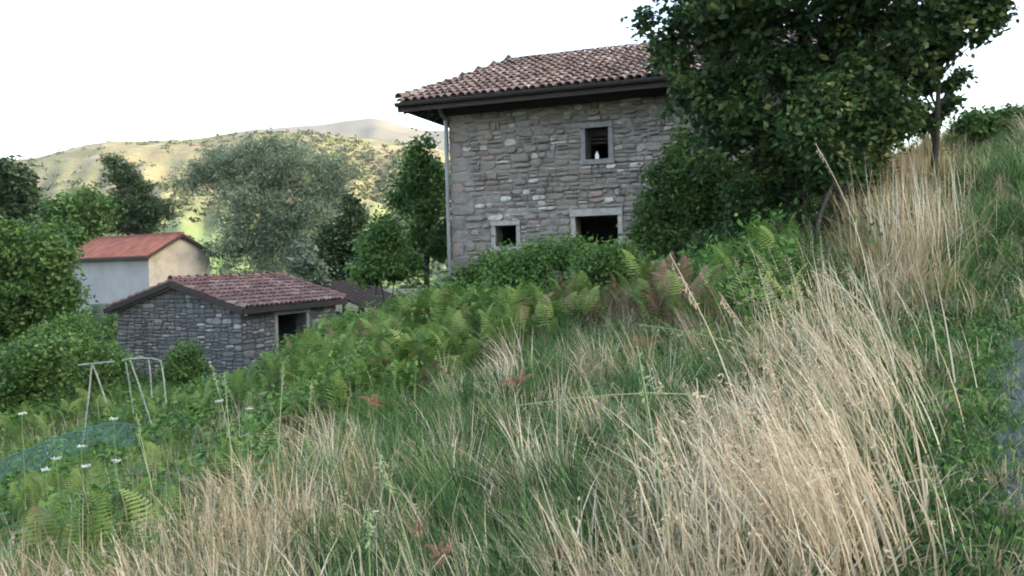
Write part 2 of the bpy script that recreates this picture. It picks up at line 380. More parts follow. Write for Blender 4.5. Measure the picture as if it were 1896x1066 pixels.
def limb_tree(parent, base, blobs, r, mat, name='trunk', stems=1, spread=.2, n=8, twigs=3):
    mb = MB(); b0 = Vector((0, 0, 0)); bl = [Vector(np.asarray(c) - np.asarray(base)) for c, _ in blobs]; rr = [Vector(x) for _, x in blobs]
    top = sum(bl, Vector()) / len(bl)
    zt = max(b.z for b in bl)
    for s in range(stems):
        o = Vector((random.uniform(-spread, spread), random.uniform(-spread, spread), 0)) * (1 if stems > 1 else .2); o.z = -.3
        mine = [b for i, b in enumerate(bl) if i % stems == s] or [top]
        av = sum(mine, Vector()) / len(mine); tipz = max(b.z for b in mine); end = Vector((av.x, av.y, tipz))
        k = r / math.sqrt(stems); wv = tipz * .03
        def mast(t): return o.lerp(Vector((o.x * .6 + end.x * .4, o.y * .6 + end.y * .4, end.z)), t) + (end - Vector((o.x * .6 + end.x * .4, o.y * .6 + end.y * .4, end.z))) * t * t + Vector((math.sin(t * 6 + s), math.cos(t * 5 + s), 0)) * wv * t
        mb.tube([mast(t) for t in np.linspace(0, 1, 9)], [k * (1.35 if t == 0 else 1.05 - .8 * t) for t in np.linspace(0, 1, 9)], n)
        for i, c in enumerate(bl):
            if i % stems != s: continue
            tf = max(.25, min(.92, c.z / max(tipz, .1) * random.uniform(.62, .85))); st0 = mast(tf); kk = k * (1.05 - .8 * tf) * .6
            mid = st0.lerp(c, .5) + Vector((0, 0, .06)) * (c - st0).length
            mb.tube([st0, mid, c], [kk, kk * .65, kk * .25], 6)
            for q in range(twigs):
                d = Vector((random.gauss(0, 1), random.gauss(0, 1), random.gauss(.2, 1))).normalized()
                tip = c + Vector((d.x * rr[i].x, d.y * rr[i].y, d.z * rr[i].z)) * .8
                st = mid.lerp(c, random.uniform(.2, 1))
                mb.tube([st, st.lerp(tip, .5) + Vector((0, 0, .05)), tip], [kk * .3, kk * .2, kk * .06], 4)
    return mb.build(name, mat, parent, smooth=True)
def blobs_px(lst, Y0):
    out = []
    for b in lst:
        px, py, rx, ry = b[:4]; Y = Y0 + (b[4] if len(b) > 4 else 0)
        c = P(px, py, Y); k = Y / F0; out.append((c, (rx * k, max(rx, ry) * k * .85, ry * k)))
    return out
def tree(name, label, cat, bpx, Y, n, clump, per, size, mat, bark='bark', base=None, r=.2, group=None, stems=1, aspect=.55, droop=.25, hollow=.45, spread=.3, twigs=3, keep=None):
    bl = blobs_px(bpx, Y)
    c = np.mean([b[0] for b in bl], axis=0) if base is None else P(base[0], base[1], Y + (base[2] if len(base) > 2 else 0))
    loc = (c[0], c[1], gz(c[0], c[1])); e = empty(name, loc, label, cat, group)
    limb_tree(e, loc, bl, r, MAT[bark], stems=stems, spread=spread, twigs=twigs)
    crown(e, bl, n, clump, per, size, MAT[mat], aspect=aspect, droop=droop, hollow=hollow, keep=keep)
    return e
# ------------------------------------------------------------------ masonry
def rubble(rect, holes, smax=(.75, .34), smin=.13, rnd=random):
    """irregular stones as (x0,x1,z0,z1), split round the openings"""
    out = []
    def hit(r): return [h for h in holes if h[0] < r[1] - .01 and h[1] > r[0] + .01 and h[2] < r[3] - .01 and h[3] > r[2] + .01]
    def go(r):
        x0, x1, z0, z1 = r; w_, h_ = x1 - x0, z1 - z0
        if w_ < .03 or h_ < .03: return
        hs = hit(r)
        if hs:
            h = hs[0]
            if h[2] > z0 + .01: go((x0, x1, z0, h[2])); go((x0, x1, h[2], z1)); return
            if h[3] < z1 - .01: go((x0, x1, z0, h[3])); go((x0, x1, h[3], z1)); return
            if h[0] > x0 + .01: go((x0, h[0], z0, z1)); go((h[0], x1, z0, z1)); return
            if h[1] < x1 - .01: go((h[1], x1, z0, z1)); return
            return
        lim = rnd.uniform(.35, 1.0) ** 1.3
        if w_ < smax[0] * lim * 1.3 + .1 and h_ < smax[1] * lim + .06: out.append(r); return
        t = rnd.uniform(.33, .67)
        if w_ > h_ * rnd.uniform(1.3, 2.8): go((x0, x0 + w_ * t, z0, z1)); go((x0 + w_ * t, x1, z0, z1))
        else: go((x0, x1, z0, z0 + h_ * t)); go((x0, x1, z0 + h_ * t, z1))
    go(rect); return out
def stone_face(mb, stones, P3, proud=.035, gap=.016, clip=None, m=0):
    """P3(a, out, z) -> point; each stone a chamfered lump of its own"""
    for x0, x1, z0, z1 in stones:
        cx, cz = (x0 + x1) / 2, (z0 + z1) / 2
        if clip and not clip(cx, z1): continue
        hw, hh = (x1 - x0) / 2 - gap * random.uniform(.4, 1.7), (z1 - z0) / 2 - gap * random.uniform(.4, 1.5)
        if hw < .015 or hh < .012: continue
        n = 10; ring = []; sqr = random.uniform(.6, .95); kx = random.uniform(-.18, .18); kz = random.uniform(-.18, .18)
        for k in range(n):
            t = 2 * math.pi * (k + .5) / n; ct, st = math.cos(t), math.sin(t)
            q = max(abs(ct), abs(st)); sq = sqr
            rx = ct / (q ** sq); rz = st / (q ** sq)
            j = 1 + random.uniform(-.14, .06)
            ring.append((cx + hw * rx * j * (1 + kx * rz), cz + hh * rz * j * (1 + kz * rx)))
        pr = proud * random.uniform(.25, 1.3); tl = random.uniform(-.3, .3); tv = random.uniform(-.3, .3)
        sk = min(hw, hh)
        ins = min(.02, sk * .35)
        vs = [P3(a, -.01, z) for a, z in ring]
        vs += [P3(a, pr * .75, z) for a, z in ring]
        vs += [P3(cx + (a - cx) * (1 - ins / hw), pr * (1 + tl * (a - cx) / hw + tv * (z - cz) / hh), cz + (z - cz) * (1 - ins / hh)) for a, z in ring]
        vs.append(P3(cx + random.uniform(-.3, .3) * hw, pr * 1.25, cz + random.uniform(-.3, .3) * hh))
        fs = []
        for k in range(n):
            j = (k + 1) % n
            fs += [(k, j, n + j, n + k), (n + k, n + j, 2*n + j, 2*n + k), (2*n + k, 2*n + j, 3*n)]
        mb.add(vs, fs, m)
def wall_slab(mb, P3, a0, a1, z0, z1, holes, th, m):
    """wall core with openings, butted boxes"""
    def bx(x0, x1, y0, y1):
        vs = [P3(x, -o, z) for o in (0, th) for x, z in ((x0, y0), (x1, y0), (x1, y1), (x0, y1))]
        mb.add(vs, [(0,1,2,3),(7,6,5,4),(0,4,5,1),(1,5,6,2),(2,6,7,3),(3,7,4,0)], m)
    xs = sorted({a0, a1, *[h[0] for h in holes], *[h[1] for h in holes]})
    for x0, x1 in zip(xs[:-1], xs[1:]):
        hs = sorted([h for h in holes if h[0] <= x0 + 1e-6 and h[1] >= x1 - 1e-6], key=lambda h: h[2]); z = z0
        for h in hs:
            if h[2] > z + 1e-6: bx(x0, x1, z, h[2])
            z = max(z, h[3])
        if z < z1: bx(x0, x1, z, z1)
def barrel(mb, p, q, r, seg=5, m=0, lift=.0, taper=.86, nrm=None):
    """one convex roof tile from p (low) to q (high)"""
    p = Vector(p); q = Vector(q); d = (q - p).normalized(); sd = d.cross(nrm).normalized(); u = sd.cross(d)
    if u.z < 0: u = -u
    vs = []
    for c, rr, h in ((p, r, lift), (q, r * taper, 0)):
        for t_ in (0, -.014):
            for k in range(seg + 1):
                t = math.pi * k / seg
                vs.append(c + sd * math.cos(t) * (rr + t_) + u * (math.sin(t) * (rr * .95 + t_) + h))
    n = seg + 1; fs = []
    for k in range(seg):
        fs += [(k, k+1, 2*n + k+1, 2*n + k), (k, n + k, n + k+1, k+1), (n + k, 3*n + k, 3*n + k+1, n + k+1)]
    fs += [(0, 2*n, 3*n, n), (seg, n + seg, 3*n + seg, 2*n + seg)]
    mb.add([tuple(v) for v in vs], fs, m)
def tiled_slope(mb, o, ue, us, n_e, inside, pitch=.21, row=.36, r=.088, m=0, jit=.012):
    """o: eave origin, ue: unit along eave, us: unit up slope, n_e: eave length, inside(e,s)"""
    o = Vector(o); ue = Vector(ue); us = Vector(us); nn = ue.cross(us)
    if nn.z < 0: nn = -nn
    for i in range(int(n_e / pitch) + 1):
        e = (i + .5) * pitch; s = -.02; wob = random.uniform(-.01, .01)
        while s < 9:
            if inside(e, s + .12):
                ln = row * 1.18; e1 = e + wob + random.gauss(0, jit); e2 = e + wob + random.gauss(0, jit)
                a = o + ue * e1 + us * (s + random.uniform(-.02, .02)) + nn * (.01 + random.uniform(0, .012))
                b = o + ue * e2 + us * (s + ln) + nn * .004
                barrel(mb, a, b, r * random.uniform(.95, 1.06), 5, m, .03, nrm=nn)
            s += row * random.uniform(.97, 1.03)

# ------------------------------------------------------------------ the stone house
A0 = P(838, 480, 21.0); HA = np.array([A0[0], A0[1]])
HD = np.array([.941, -.338]); HD /= np.linalg.norm(HD); HN = np.array([-HD[1], HD[0]])
HL, HW = 10.4, 6.6
hroot = empty('stone_house', (HA[0], HA[1], gz(*HA) ), 'abandoned two storey rubble stone house with pink tile roof, half hidden by a tree', 'house')
HZ = hroot.location[2]
def hw(a, b, z):      # house coordinates -> offset from the house root; z is a world height
    q = HD * a + HN * b; return (q[0], q[1], z - HZ)
def hit_wall(px, py):
    v = ray(px, py)  # solve camera ray against front wall plane
    t = (HA @ HN) / (v[:2] @ HN); p = v * t; return float((p[:2] - HA) @ HD), float(p[2])
def open_px(x0, x1, y0, y1):
    xm, ym = (x0 + x1) / 2, (y0 + y1) / 2
    return (hit_wall(x0, ym)[0], hit_wall(x1, ym)[0], hit_wall(xm, y1)[1], hit_wall(xm, y0)[1])
wu = open_px(1084, 1127, 236, 295); wl = open_px(918, 957, 417, 456); dr = open_px(1066, 1145, 399, 462)
dr = (dr[0], dr[1], gz(*(HA + HD * dr[0])) - .2, dr[3])
def frame_of(h, f, sill=True, top=None): return (h[0] - f, h[1] + f, h[2] - (f if sill else 0), h[3] + (top or f))
fu, fl, fd = frame_of(wu, .12), frame_of(wl, .11), frame_of(dr, .12, False, .17)
WT = 4.28; WB = HZ - 1.2
mb = MB()
F3 = lambda a, o, z: hw(a, -o, z)
holes = [wu, wl, dr]; fr = [fu, fl, fd]
wall_slab(mb, F3, 0, HL, WB, WT, holes, .5, 1)
# large corner stones, then rubble
zc = WB; qu = []
while zc < WT - .1:
    h_ = random.uniform(.22, .4); w_ = random.choice((.36, .62)) * random.uniform(.85, 1.15)
    qu.append((0.0, w_, zc, min(zc + h_, WT))); zc += h_
stone_face(mb, qu, F3, .035, .012)
stone_face(mb, rubble((0, HL, WB, WT), fr + qu, (.52, .20)), F3, .065, .012)
S3 = lambda a, o, z: hw(-o, a, z)     # left side wall
wall_slab(mb, S3, .5, HW, WB, WT, [], .5, 1)
stone_face(mb, rubble((0, HW, WB, WT), []), S3)
mb.box(0, 0, 0, 0, 0, 0)
mb.v = mb.v[:-8]; mb.f = mb.f[:-6]; mb.m = mb.m[:-6]
for (a0, a1, b0, b1) in ((HL - .5, HL, .5, HW), (.5, HL - .5, HW - .5, HW)):
    vs = [hw(a, b, z) for z in (WB, WT) for a, b in ((a0, b0), (a1, b0), (a1, b1), (a0, b1))]
    mb.add(vs, [(0,3,2,1),(4,5,6,7),(0,1,5,4),(1,2,6,5),(2,3,7,6),(3,0,4,7)], 1)
house_wall = mb.build('wall', [MAT['stone'], MAT['mortar']], hroot)
# floors inside
mb = MB()
for z in (WB + 1.0, 1.35, WT - .35):
    vs = [hw(a, b, zz) for zz in (z, z + .12) for a, b in ((.5, .5), (HL - .5, .5), (HL - .5, HW - .5), (.5, HW - .5))]
    mb.add(vs, [(0,3,2,1),(4,5,6,7),(0,1,5,4),(1,2,6,5),(2,3,7,6),(3,0,4,7)])
mb.build('floor', MAT['black'], hroot)
def hbox(mb, a0, a1, b0, b1, z0, z1, m=0, tap=0):
    vs = [hw(a, b, z) for z in (z0, z1) for a, b in ((a0, b0), (a1, b0), (a1, b1), (a0, b1))]
    mb.add(vs, [(0,3,2,1),(4,5,6,7),(0,1,5,4),(1,2,6,5),(2,3,7,6),(3,0,4,7)], m)
def stone_frame(nm, h, f, mat, sill=True, top=None, lip=.03):
    top = top or f; mb = MB(); o = -.05; e = .02
    hbox(mb, h[0] - f, h[1] + f, o - lip, .28, h[3], h[3] + top)
    for k in range(2):
        zm = h[2] + (h[3] - h[2]) * (.55 if k == 0 else .45)
        a0, a1 = ((h[0] - f, h[0]), (h[1], h[1] + f))[k]
        hbox(mb, a0, a1, o, .28, h[2], zm - .004); hbox(mb, a0 + .01 * (k == 0), a1 - .01 * (k == 1), o + .008, .28, zm + .004, h[3])
    fr_ = mb.build(nm, mat, hroot)
    if sill:
        s = MB(); hbox(s, h[0] - f - .03, h[1] + f + .03, o - .05, .3, h[2] - f, h[2]); s.build('sill', mat, fr_)
    return fr_
fr_u = stone_frame('window', wu, .12, MAT['frame'])
fr_l = stone_frame('window', wl, .11, MAT['lintel'])
tag(fr_u, 'upper storey window opening in a grey stone frame'); tag(fr_l, 'small ground floor window opening in a pale stone frame')
fr_d = stone_frame('doorway', dr, .12, MAT['lintel'], False, .17)
mb = MB()
hbox(mb, wu[0], wu[1], .30, .34, wu[3] - .11, wu[3]); hbox(mb, wu[0], wu[0] + .05, .30, .34, wu[2], wu[3] - .11); hbox(mb, wu[1] - .05, wu[1], .30, .34, wu[2], wu[3] - .11)
for k in range(3): z = wu[2] + (wu[3] - wu[2]) * (.55 + .12 * k); hbox(mb, wu[0] + .05, wu[1] - .05, .33, .345, z, z + .045)
mb.build('casement', MAT['wood'], fr_u)
# roof geometry
OV = 1.0; tn = .0
ES = (P(738, 190, 20.35)[2])                         # eave surface height
A_rx, A_rb = .55, 3.3                                # ridge end (local a, b)
RZ = 5.92
eL, eF = -OV, -OV + .05
sl_f = (RZ - ES) / (A_rb - eF); sl_l = (RZ - ES) / (A_rx - eL)
rt = MB()
c1 = (eL, eF, ES); c2 = (HL + .5, eF, ES); r1 = (A_rx, A_rb, RZ - .17); r2 = (HL + .5, A_rb, RZ); c3 = (eL, HW + OV, ES); c4 = (HL + .5, HW + OV, ES)
def slab(mb, pts, th, m=0):
    n = len(pts); vs = [hw(*p) for p in pts] + [hw(p[0], p[1], p[2] - th) for p in pts]
    mb.add(vs, [tuple(range(n)), tuple(range(n, 2 * n))[::-1]] + [(i, i + n, (i + 1) % n + n, (i + 1) % n) for i in range(n)], m)
slab(rt, [c1, c2, r2, r1], .05, 1); slab(rt, [c3, c1, r1], .05, 1); slab(rt, [c4, c3, r1, r2], .05, 1)
D3, N3 = Vector((*HD, 0)), Vector((*HN, 0))
us = (N3 + Vector((0, 0, sl_f))).normalized(); Ls = math.hypot(A_rb - eF, RZ - ES)
def in_front(e, s):
    if s > Ls - .05: return False
    b = s / Ls; return e > b * (A_rx - eL) + .07
tiled_slope(rt, hw(*c1), D3, us, HL + .5 - eL, in_front)
us2 = (D3 + Vector((0, 0, sl_l))).normalized(); Ls2 = math.hypot(A_rx - eL, RZ - ES); dn = HW + OV - eF
def in_left(e, s):
    if s > Ls2 - .05: return False
    q = s / Ls2; return q * (A_rb - eF) < e < dn - q * (HW + OV - A_rb)
tiled_slope(rt, hw(*c1), N3, us2, dn, in_left)
roof = rt.build('roof', [MAT['tile'], MAT['underlay']], hroot, smooth=False)
rg = MB()
def ridge_run(mb, p, q, r=.11, ln=.42):
    p = Vector(hw(*p)); q = Vector(hw(*q)); L = (q - p).length; k = int(L / ln)
    sag = .05
    for i in range(k + 1):
        t0 = i / (k + 1); t1 = min(1, (i + 1.15) / (k + 1)); j = random.uniform(-.012, .012)
        s0, s1 = [-sag * math.sin(math.pi * t) for t in (t0, t1)]
        barrel(mb, p.lerp(q, t0) + Vector((j, 0, .05 + s0 + random.uniform(0, .015))), p.lerp(q, t1) + Vector((0, 0, .045 + s1)), r, 5, 0, .02, nrm=Vector((0, 0, 1)))
ridge_run(rg, (c1[0] + .03, c1[1] + .03, c1[2] + .07), (r1[0], r1[1], r1[2] + .05), .135, .34); ridge_run(rg, r1, r2)
rg.build('ridge_tiles', [MAT['tile']], roof)
# boards, fascia, rafters under the eaves
ev = MB()
hbox(ev, -.12, HL, -.16, .0 - .002, WT - .50, WT + .06)  # dark wall beam, made deeper than timber needs to stand in for eave shade
for i in range(26):
    a = -.75 + i * .45
    if a > HL: break
    p = Vector(hw(a, eF + .10, ES - .12)); q = Vector(hw(a, .6, ES - .12 + (.6 - eF - .1) * sl_f)); ev.beam(p, q, .10, .13)
for i in range(16):
    b = -.6 + i * .5
    p = Vector(hw(eL + .10, b, ES - .14)); q = Vector(hw(.0, b, min(ES - .14 + (.0 - eL - .1) * sl_l, WT + .35, ES - .16 + (b - eF) * sl_f))); ev.beam(p, q, .10, .13)
ev.beam(hw(eL + .12, eF + .12, ES - .16), hw(.1, .3, WT + .1), .16, .2)
ev.beam(hw(eL + .02, eF + .0, ES - .145), hw(HL + .5, eF + .0, ES - .145), .03, .18)
ev.beam(hw(eL + .0, eF + .03, ES - .105), hw(eL + .0, HW + OV, ES - .105), .03, .10)
hbox(ev, -.16, -.122, -.16, HW, WT - .5, WT + .05)
hbox(ev, -.55, -.45, eF + .3, HW, WT - .16, WT - .02)
hbox(ev, -.62, -.40, -.2, .1, WT - .42, WT - .165)
ev.build('eaves_timber_and_shade', MAT['wood'], hroot)
# downpipe
dp = MB(); gzc = gz(*HA)
dp.tube([hw(-.035, -.11, WB), hw(-.035, -.11, 1.0), hw(-.035, -.12, WT - .62), hw(-.08, -.24, WT - .5), hw(-.14, -.5, WT - .12), hw(-.16, -.85, ES - .2)], .055, 10)
for z in (.2, 1.6, 3.0): dp.tube([hw(-.035, -.11, z), hw(-.035, -.11, z + .05)], .066, 10)
dp.build('downpipe', MAT['pipe'], hroot, smooth=False)
gt = MB(); 
gp = []
for k in range(9):
    t = math.pi * k / 8; gp.append((eF - .09 + .085 * math.cos(t), ES - .03 - .085 * math.sin(t)))
vs = []; 
for a in (eL, HL + .5):
    vs += [hw(a, b, z) for b, z in gp] + [hw(a, b + (.006 if k < 4 else -.006), z + .008) for k, (b, z) in enumerate(gp)]
fs = []
for k in range(8): fs += [(k, k+1, 18+k+1, 18+k), (9+k, 27+k, 27+k+1, 9+k+1)]
gt.add(vs, fs); gt.build('gutter', MAT['wood'], hroot)
# small white bottle standing on the upper sill
bt = MB(); cxa = wu[0] + (wu[1] - wu[0]) * .5; base = hw(cxa, -.02, wu[2])
prof = [(.045, 0), (.05, .02), (.05, .10), (.035, .14), (.018, .155), (.018, .19)]
bt.tube([(0, 0, z) for r, z in prof], [r for r, z in prof], 12)
bo = bt.build('bottle', MAT['white'], smooth=True)
bo.location = (base[0] + hroot.location[0], base[1] + hroot.location[1], wu[2] + .001)
tag(bo, 'small white bottle standing on the sill of the upper window', 'bottle')

# ------------------------------------------------------------------ the stone shed
th_ = rad(25); SU = np.array([-math.cos(th_), math.sin(th_)]); SV = np.array([math.sin(th_), math.cos(th_)])
D0 = P(447, 568, 26.0); SA = D0[:2]; SWd, SLn = 5.75, 4.9
SZ = gz(*(SA + SU * 2)) - .2; sroot = empty('stone_shed', (SA[0], SA[1], SZ), 'low dark rubble stone shed with sagging maroon tile roof at the foot of the bank', 'shed')
def sw(u, v, z): q = SU * u + SV * v; return (q[0], q[1], z - SZ)
SE = D0[2] - .06; SR = P(325, 526, 27.25)[2]; SB = SZ - .4
mb = MB(); G3 = lambda a, o, z: sw(a, -o, z)
def gable_clip(a, z): return z < SE + (SR - SE) * (1 - abs(a - SWd / 2) / (SWd / 2)) + .02
st_ = [s for s in rubble((0, SWd, SB, SR), [], (.6, .22))]
stone_face(mb, st_, G3, .05, .016, gable_clip)
vs = [sw(a, b, z) for b in (0, .45) for a, z in ((0, SB), (SWd, SB), (SWd, SE - .02), (SWd / 2, SR - .02), (0, SE - .02))]
mb.add(vs, [(0,1,2,3,4), (9,8,7,6,5), (0,5,6,1), (1,6,7,2), (2,7,8,3), (3,8,9,4), (4,9,5,0)], 1)
vs = [sw(a, b, z) for b in (SLn - .45, SLn) for a, z in ((0, SB), (SWd, SB), (SWd, SE - .02), (SWd / 2, SR - .02), (0, SE - .02))]
mb.add(vs, [(0,1,2,3,4), (9,8,7,6,5), (0,5,6,1), (1,6,7,2), (2,7,8,3), (3,8,9,4), (4,9,5,0)], 1)
R3 = lambda a, o, z: sw(-o, a, z)
def shit(px, py):
    v = ray(px, py); t = (SA @ SU) / (v[:2] @ SU); p = v * t; return float((p[:2] - SA) @ SV), float(p[2])
da0, dz1 = shit(512, 583); da1, _ = shit(566, 583)
sd_ = (da0, da1, SB, dz1)
wall_slab(mb, R3, .45, SLn - .45, SB, SE, [sd_], .45, 1)
stone_face(mb, rubble((0, SLn, SB, SE), [frame_of(sd_, .12, False, .14)], (.55, .24)), R3, .04, .014, None, 0)
L3 = lambda a, o, z: sw(SWd + o, a, z)
wall_slab(mb, L3, .45, SLn - .45, SB, SE, [], .45, 1)
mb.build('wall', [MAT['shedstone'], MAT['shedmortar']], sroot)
fm = MB()
def sbox(mb, u0, u1, v0, v1, z0, z1, m=0):
    vs = [sw(u, v, z) for z in (z0, z1) for u, v in ((u0, v0), (u1, v0), (u1, v1), (u0, v1))]
    mb.add(vs, [(0,3,2,1),(4,5,6,7),(0,1,5,4),(1,2,6,5),(2,3,7,6),(3,0,4,7)], m)
sbox(fm, -.06, .3, da0 - .12, da0, SB, dz1); sbox(fm, -.06, .3, da1, da1 + .12, SB, dz1); sbox(fm, -.08, .3, da0 - .16, da1 + .16, dz1, dz1 + .14)
fm.build('door_frame', MAT['lintel'], sroot)
rt = MB(); ov = .32; e0 = -ov; sl = (SR - SE) / (SWd / 2)
def sslab(mb, pts, th, m=0):
    n = len(pts); vs = [sw(*p) for p in pts] + [sw(p[0], p[1], p[2] - th) for p in pts]
    mb.add(vs, [tuple(range(n)), tuple(range(n, 2 * n))[::-1]] + [(i, i + n, (i + 1) % n + n, (i + 1) % n) for i in range(n)], m)
zr = SR + .10; ze = SE + .10 - ov * sl
sslab(rt, [(-ov, -.25, ze), (-ov, SLn + .3, ze), (SWd / 2, SLn + .3, zr), (SWd / 2, -.25, zr)], .06, 1)
sslab(rt, [(SWd / 2, -.25, zr), (SWd / 2, SLn + .3, zr), (SWd + ov, SLn + .3, ze), (SWd + ov, -.25, ze)], .06, 1)
U3, V3 = Vector((*SU, 0)), Vector((*SV, 0)); usl = (U3 + Vector((0, 0, sl))).normalized(); Lr = math.hypot(SWd / 2 + ov, zr - ze)
tiled_slope(rt, sw(-ov, -.25, ze), V3, usl, SLn + .55, lambda e, s: s < Lr - .1 and e < SLn + .5, .23, .38, .095, 0, .016)
usr = (-U3 + Vector((0, 0, sl))).normalized()
tiled_slope(rt, sw(SWd + ov, -.25, ze), V3, usr, SLn + .55, lambda e, s: s < Lr - .1 and e < SLn + .5, .23, .38, .095, 0, .016)
sroof = rt.build('roof', [MAT['shedtile'], MAT['underlay']], sroot)
rg = MB(); p, q = Vector(sw(SWd / 2, -.25, zr + .05)), Vector(sw(SWd / 2, SLn + .3, zr + .05))
for i in range(14):
    t0, t1 = i / 14, min(1, (i + 1.15) / 14); barrel(rg, p.lerp(q, t0) + Vector((0, 0, random.uniform(0, .03))), p.lerp(q, t1), .12, 5, 0, .03, nrm=Vector((0, 0, 1)))
pa, qa = Vector(sw(-ov, SLn + .28, ze + .06)), Vector(sw(SWd / 2, SLn + .28, zr + .05))
for i in range(8): barrel(rg, pa.lerp(qa, i / 8), pa.lerp(qa, min(1, (i + 1.15) / 8)), .12, 5, 0, .02, nrm=Vector((0, 0, 1)))
rg.build('ridge_tiles', [MAT['shedtile']], sroof)
ev = MB()
for s_, u in ((1, -ov), (-1, SWd + ov)):
    ev.beam(sw(u, -.29, ze - .10), sw(SWd / 2, -.29, zr - .10), .05, .17)
    ev.beam(sw(u, -.12, ze - .17), sw(SWd / 2, -.12, zr - .17), .10, .12, 1)
ev.beam(sw(-ov - .0, -.25, ze - .11), sw(-ov, SLn + .3, ze - .11), .04, .12)
for i in range(13): v = .05 + i * .46; ev.beam(sw(-ov + .06, v, ze - .12 + .06 * sl), sw(.5, v, ze - .12 + (ov + .5) * sl), .08, .1)
ev.build('verge_board', [MAT['wood'], MAT['greywood']], sroot)

# dark lean-to roof just behind the shed
lr = empty('lean_to', (0, 0, 0), 'low dark lean-to roof beside the right end of the stone shed', 'lean-to')
q0 = P(655, 545, 33); lz = gz(q0[0], q0[1]); lr.location = (q0[0], q0[1], lz); hh = q0[2] - lz
mb = MB()
def lp(a, b, z): q = SU * a + SV * b; return (q[0], q[1], z)
vs = [lp(a, b, z + dz) for dz in (0, .07) for a, b, z in ((-.6, -.2, hh - .55), (-.6, 3.4, hh - .55), (2.2, 3.4, hh + .45), (2.2, -.2, hh + .45))]
mb.add(vs, [(0,3,2,1),(4,5,6,7),(0,1,5,4),(1,2,6,5),(2,3,7,6),(3,0,4,7)])
for k in range(12): b = -.1 + k * .3; mb.beam(lp(-.62, b, hh - .46), lp(2.2, b, hh + .54), .05, .04)
mb.build('roof', MAT['underlay'], lr)
mb = MB()
for a, b, h_ in ((-.4, 0, hh - .5), (-.4, 3.2, hh - .5), (2.0, 0, hh + .35), (2.0, 3.2, hh + .35)): mb = MB(); mb.beam(lp(a, b, -.4), lp(a, b, h_), .14, .14); mb.build('post', MAT['wood'], lr)
mb = MB(); mb.beam(lp(-.33, .0, 0.8), lp(1.93, .0, .8), .03, 1.9); mb.build('board_wall', MAT['wood'], lr)
pass

# ------------------------------------------------------------------ plastered building with red roof
BL = np.array([-.844, .536]); BG = np.array([.536, .844]); BC = P(275, 472, 42)
bz = gz(BC[0], BC[1]); broot = empty('plastered_building', (BC[0], BC[1], bz), 'plain plastered farm building with bright red roof, cream gable and grey side wall', 'building')
def bw(l, g, z): q = BL * l + BG * g; return (q[0], q[1], z - bz)
bl_, bg_ = 7.7, 3.75; BE = BC[2]; BP = P(330, 436, 43.5)[2]
mb = MB()
def prism(mb, l0, l1, m):
    vs = [bw(l, g, z) for l in (l0, l1) for g, z in ((0, bz - 1), (bg_, bz - 1), (bg_, BE), (bg_ / 2, BP), (0, BE))]
    mb.add(vs, [(4,3,2,1,0), (5,6,7,8,9), (0,1,6,5), (1,2,7,6), (2,3,8,7), (3,4,9,8), (4,0,5,9)], m)
prism(mb, 0, bl_, 0)
mb.m = [0, 0, 0, 0, 0, 0, 1]
vs = [bw(l, g, z) for l, g, z in ((-.012, -.012, bz - 1), (.05, -.012, bz - 1), (.05, -.012, BE - .1), (-.012, -.012, BE - .1), (-.012, .1, bz - 1), (-.012, .1, BE - .1))]
mb.build('wall', [MAT['cream'], MAT['greyplaster']], broot)
bs = (BP - BE) / (bg_ / 2); rt = MB(); o_ = .3
def brf(g0, g1, z0, z1, m=0):
    vs = [bw(l, g, z + d) for d in (.03, .14) for l, g, z in ((-.28, g0, z0), (bl_ + .3, g0, z0), (bl_ + .3, g1, z1), (-.28, g1, z1))]
    rt.add(vs, [(0,3,2,1),(4,5,6,7),(0,1,5,4),(1,2,6,5),(2,3,7,6),(3,0,4,7)], m)
brf(-o_, bg_ / 2, BE - o_ * bs, BP); brf(bg_ + o_, bg_ / 2, BE - o_ * bs, BP)
for k in range(40):
    l = -.25 + k * .21
    if l > bl_ + .25: break
    rt.beam(bw(l, -o_ - .01, BE - o_ * bs + .15), bw(l, bg_ / 2, BP + .15), .09, .035)
rt.beam(bw(-.3, bg_ / 2, BP + .16), bw(bl_ + .32, bg_ / 2, BP + .16), .22, .08)
rt.build('roof', [MAT['redroof']], broot)
ev = MB(); z = BE - o_ * bs
ev.beam(bw(-.28, -o_ - .03, z + .02), bw(bl_ + .3, -o_ - .03, z + .02), .05, .16)
ev.beam(bw(-.3, -o_, z + .02), bw(-.3, bg_ / 2, BP + .02), .03, .14); ev.beam(bw(-.3, bg_ + o_, z + .02), bw(-.3, bg_ / 2, BP + .02), .03, .14)
ev.build('fascia', MAT['wood'], broot)
# dark green barrel by its wall
bp = P(186, 606, 37); bzz = gz(bp[0], bp[1]); h_ = P(186, 562, 37)[2] - bzz
mb = MB(); mb.tube([(0, 0, -.05), (0, 0, .05), (0, 0, h_ * .33), (0, 0, h_ * .35), (0, 0, h_ * .66), (0, 0, h_ * .68), (0, 0, h_ * .97), (0, 0, h_)], [.40, .42, .46, .49, .49, .46, .42, .39], 20)
bo = mb.build('barrel', plain('green_plastic', (.035, .07, .05), .5, .15), smooth=False); bo.location = (bp[0], bp[1], bzz)
tag(bo, 'dark green barrel standing by the grey wall of the plastered building', 'barrel')
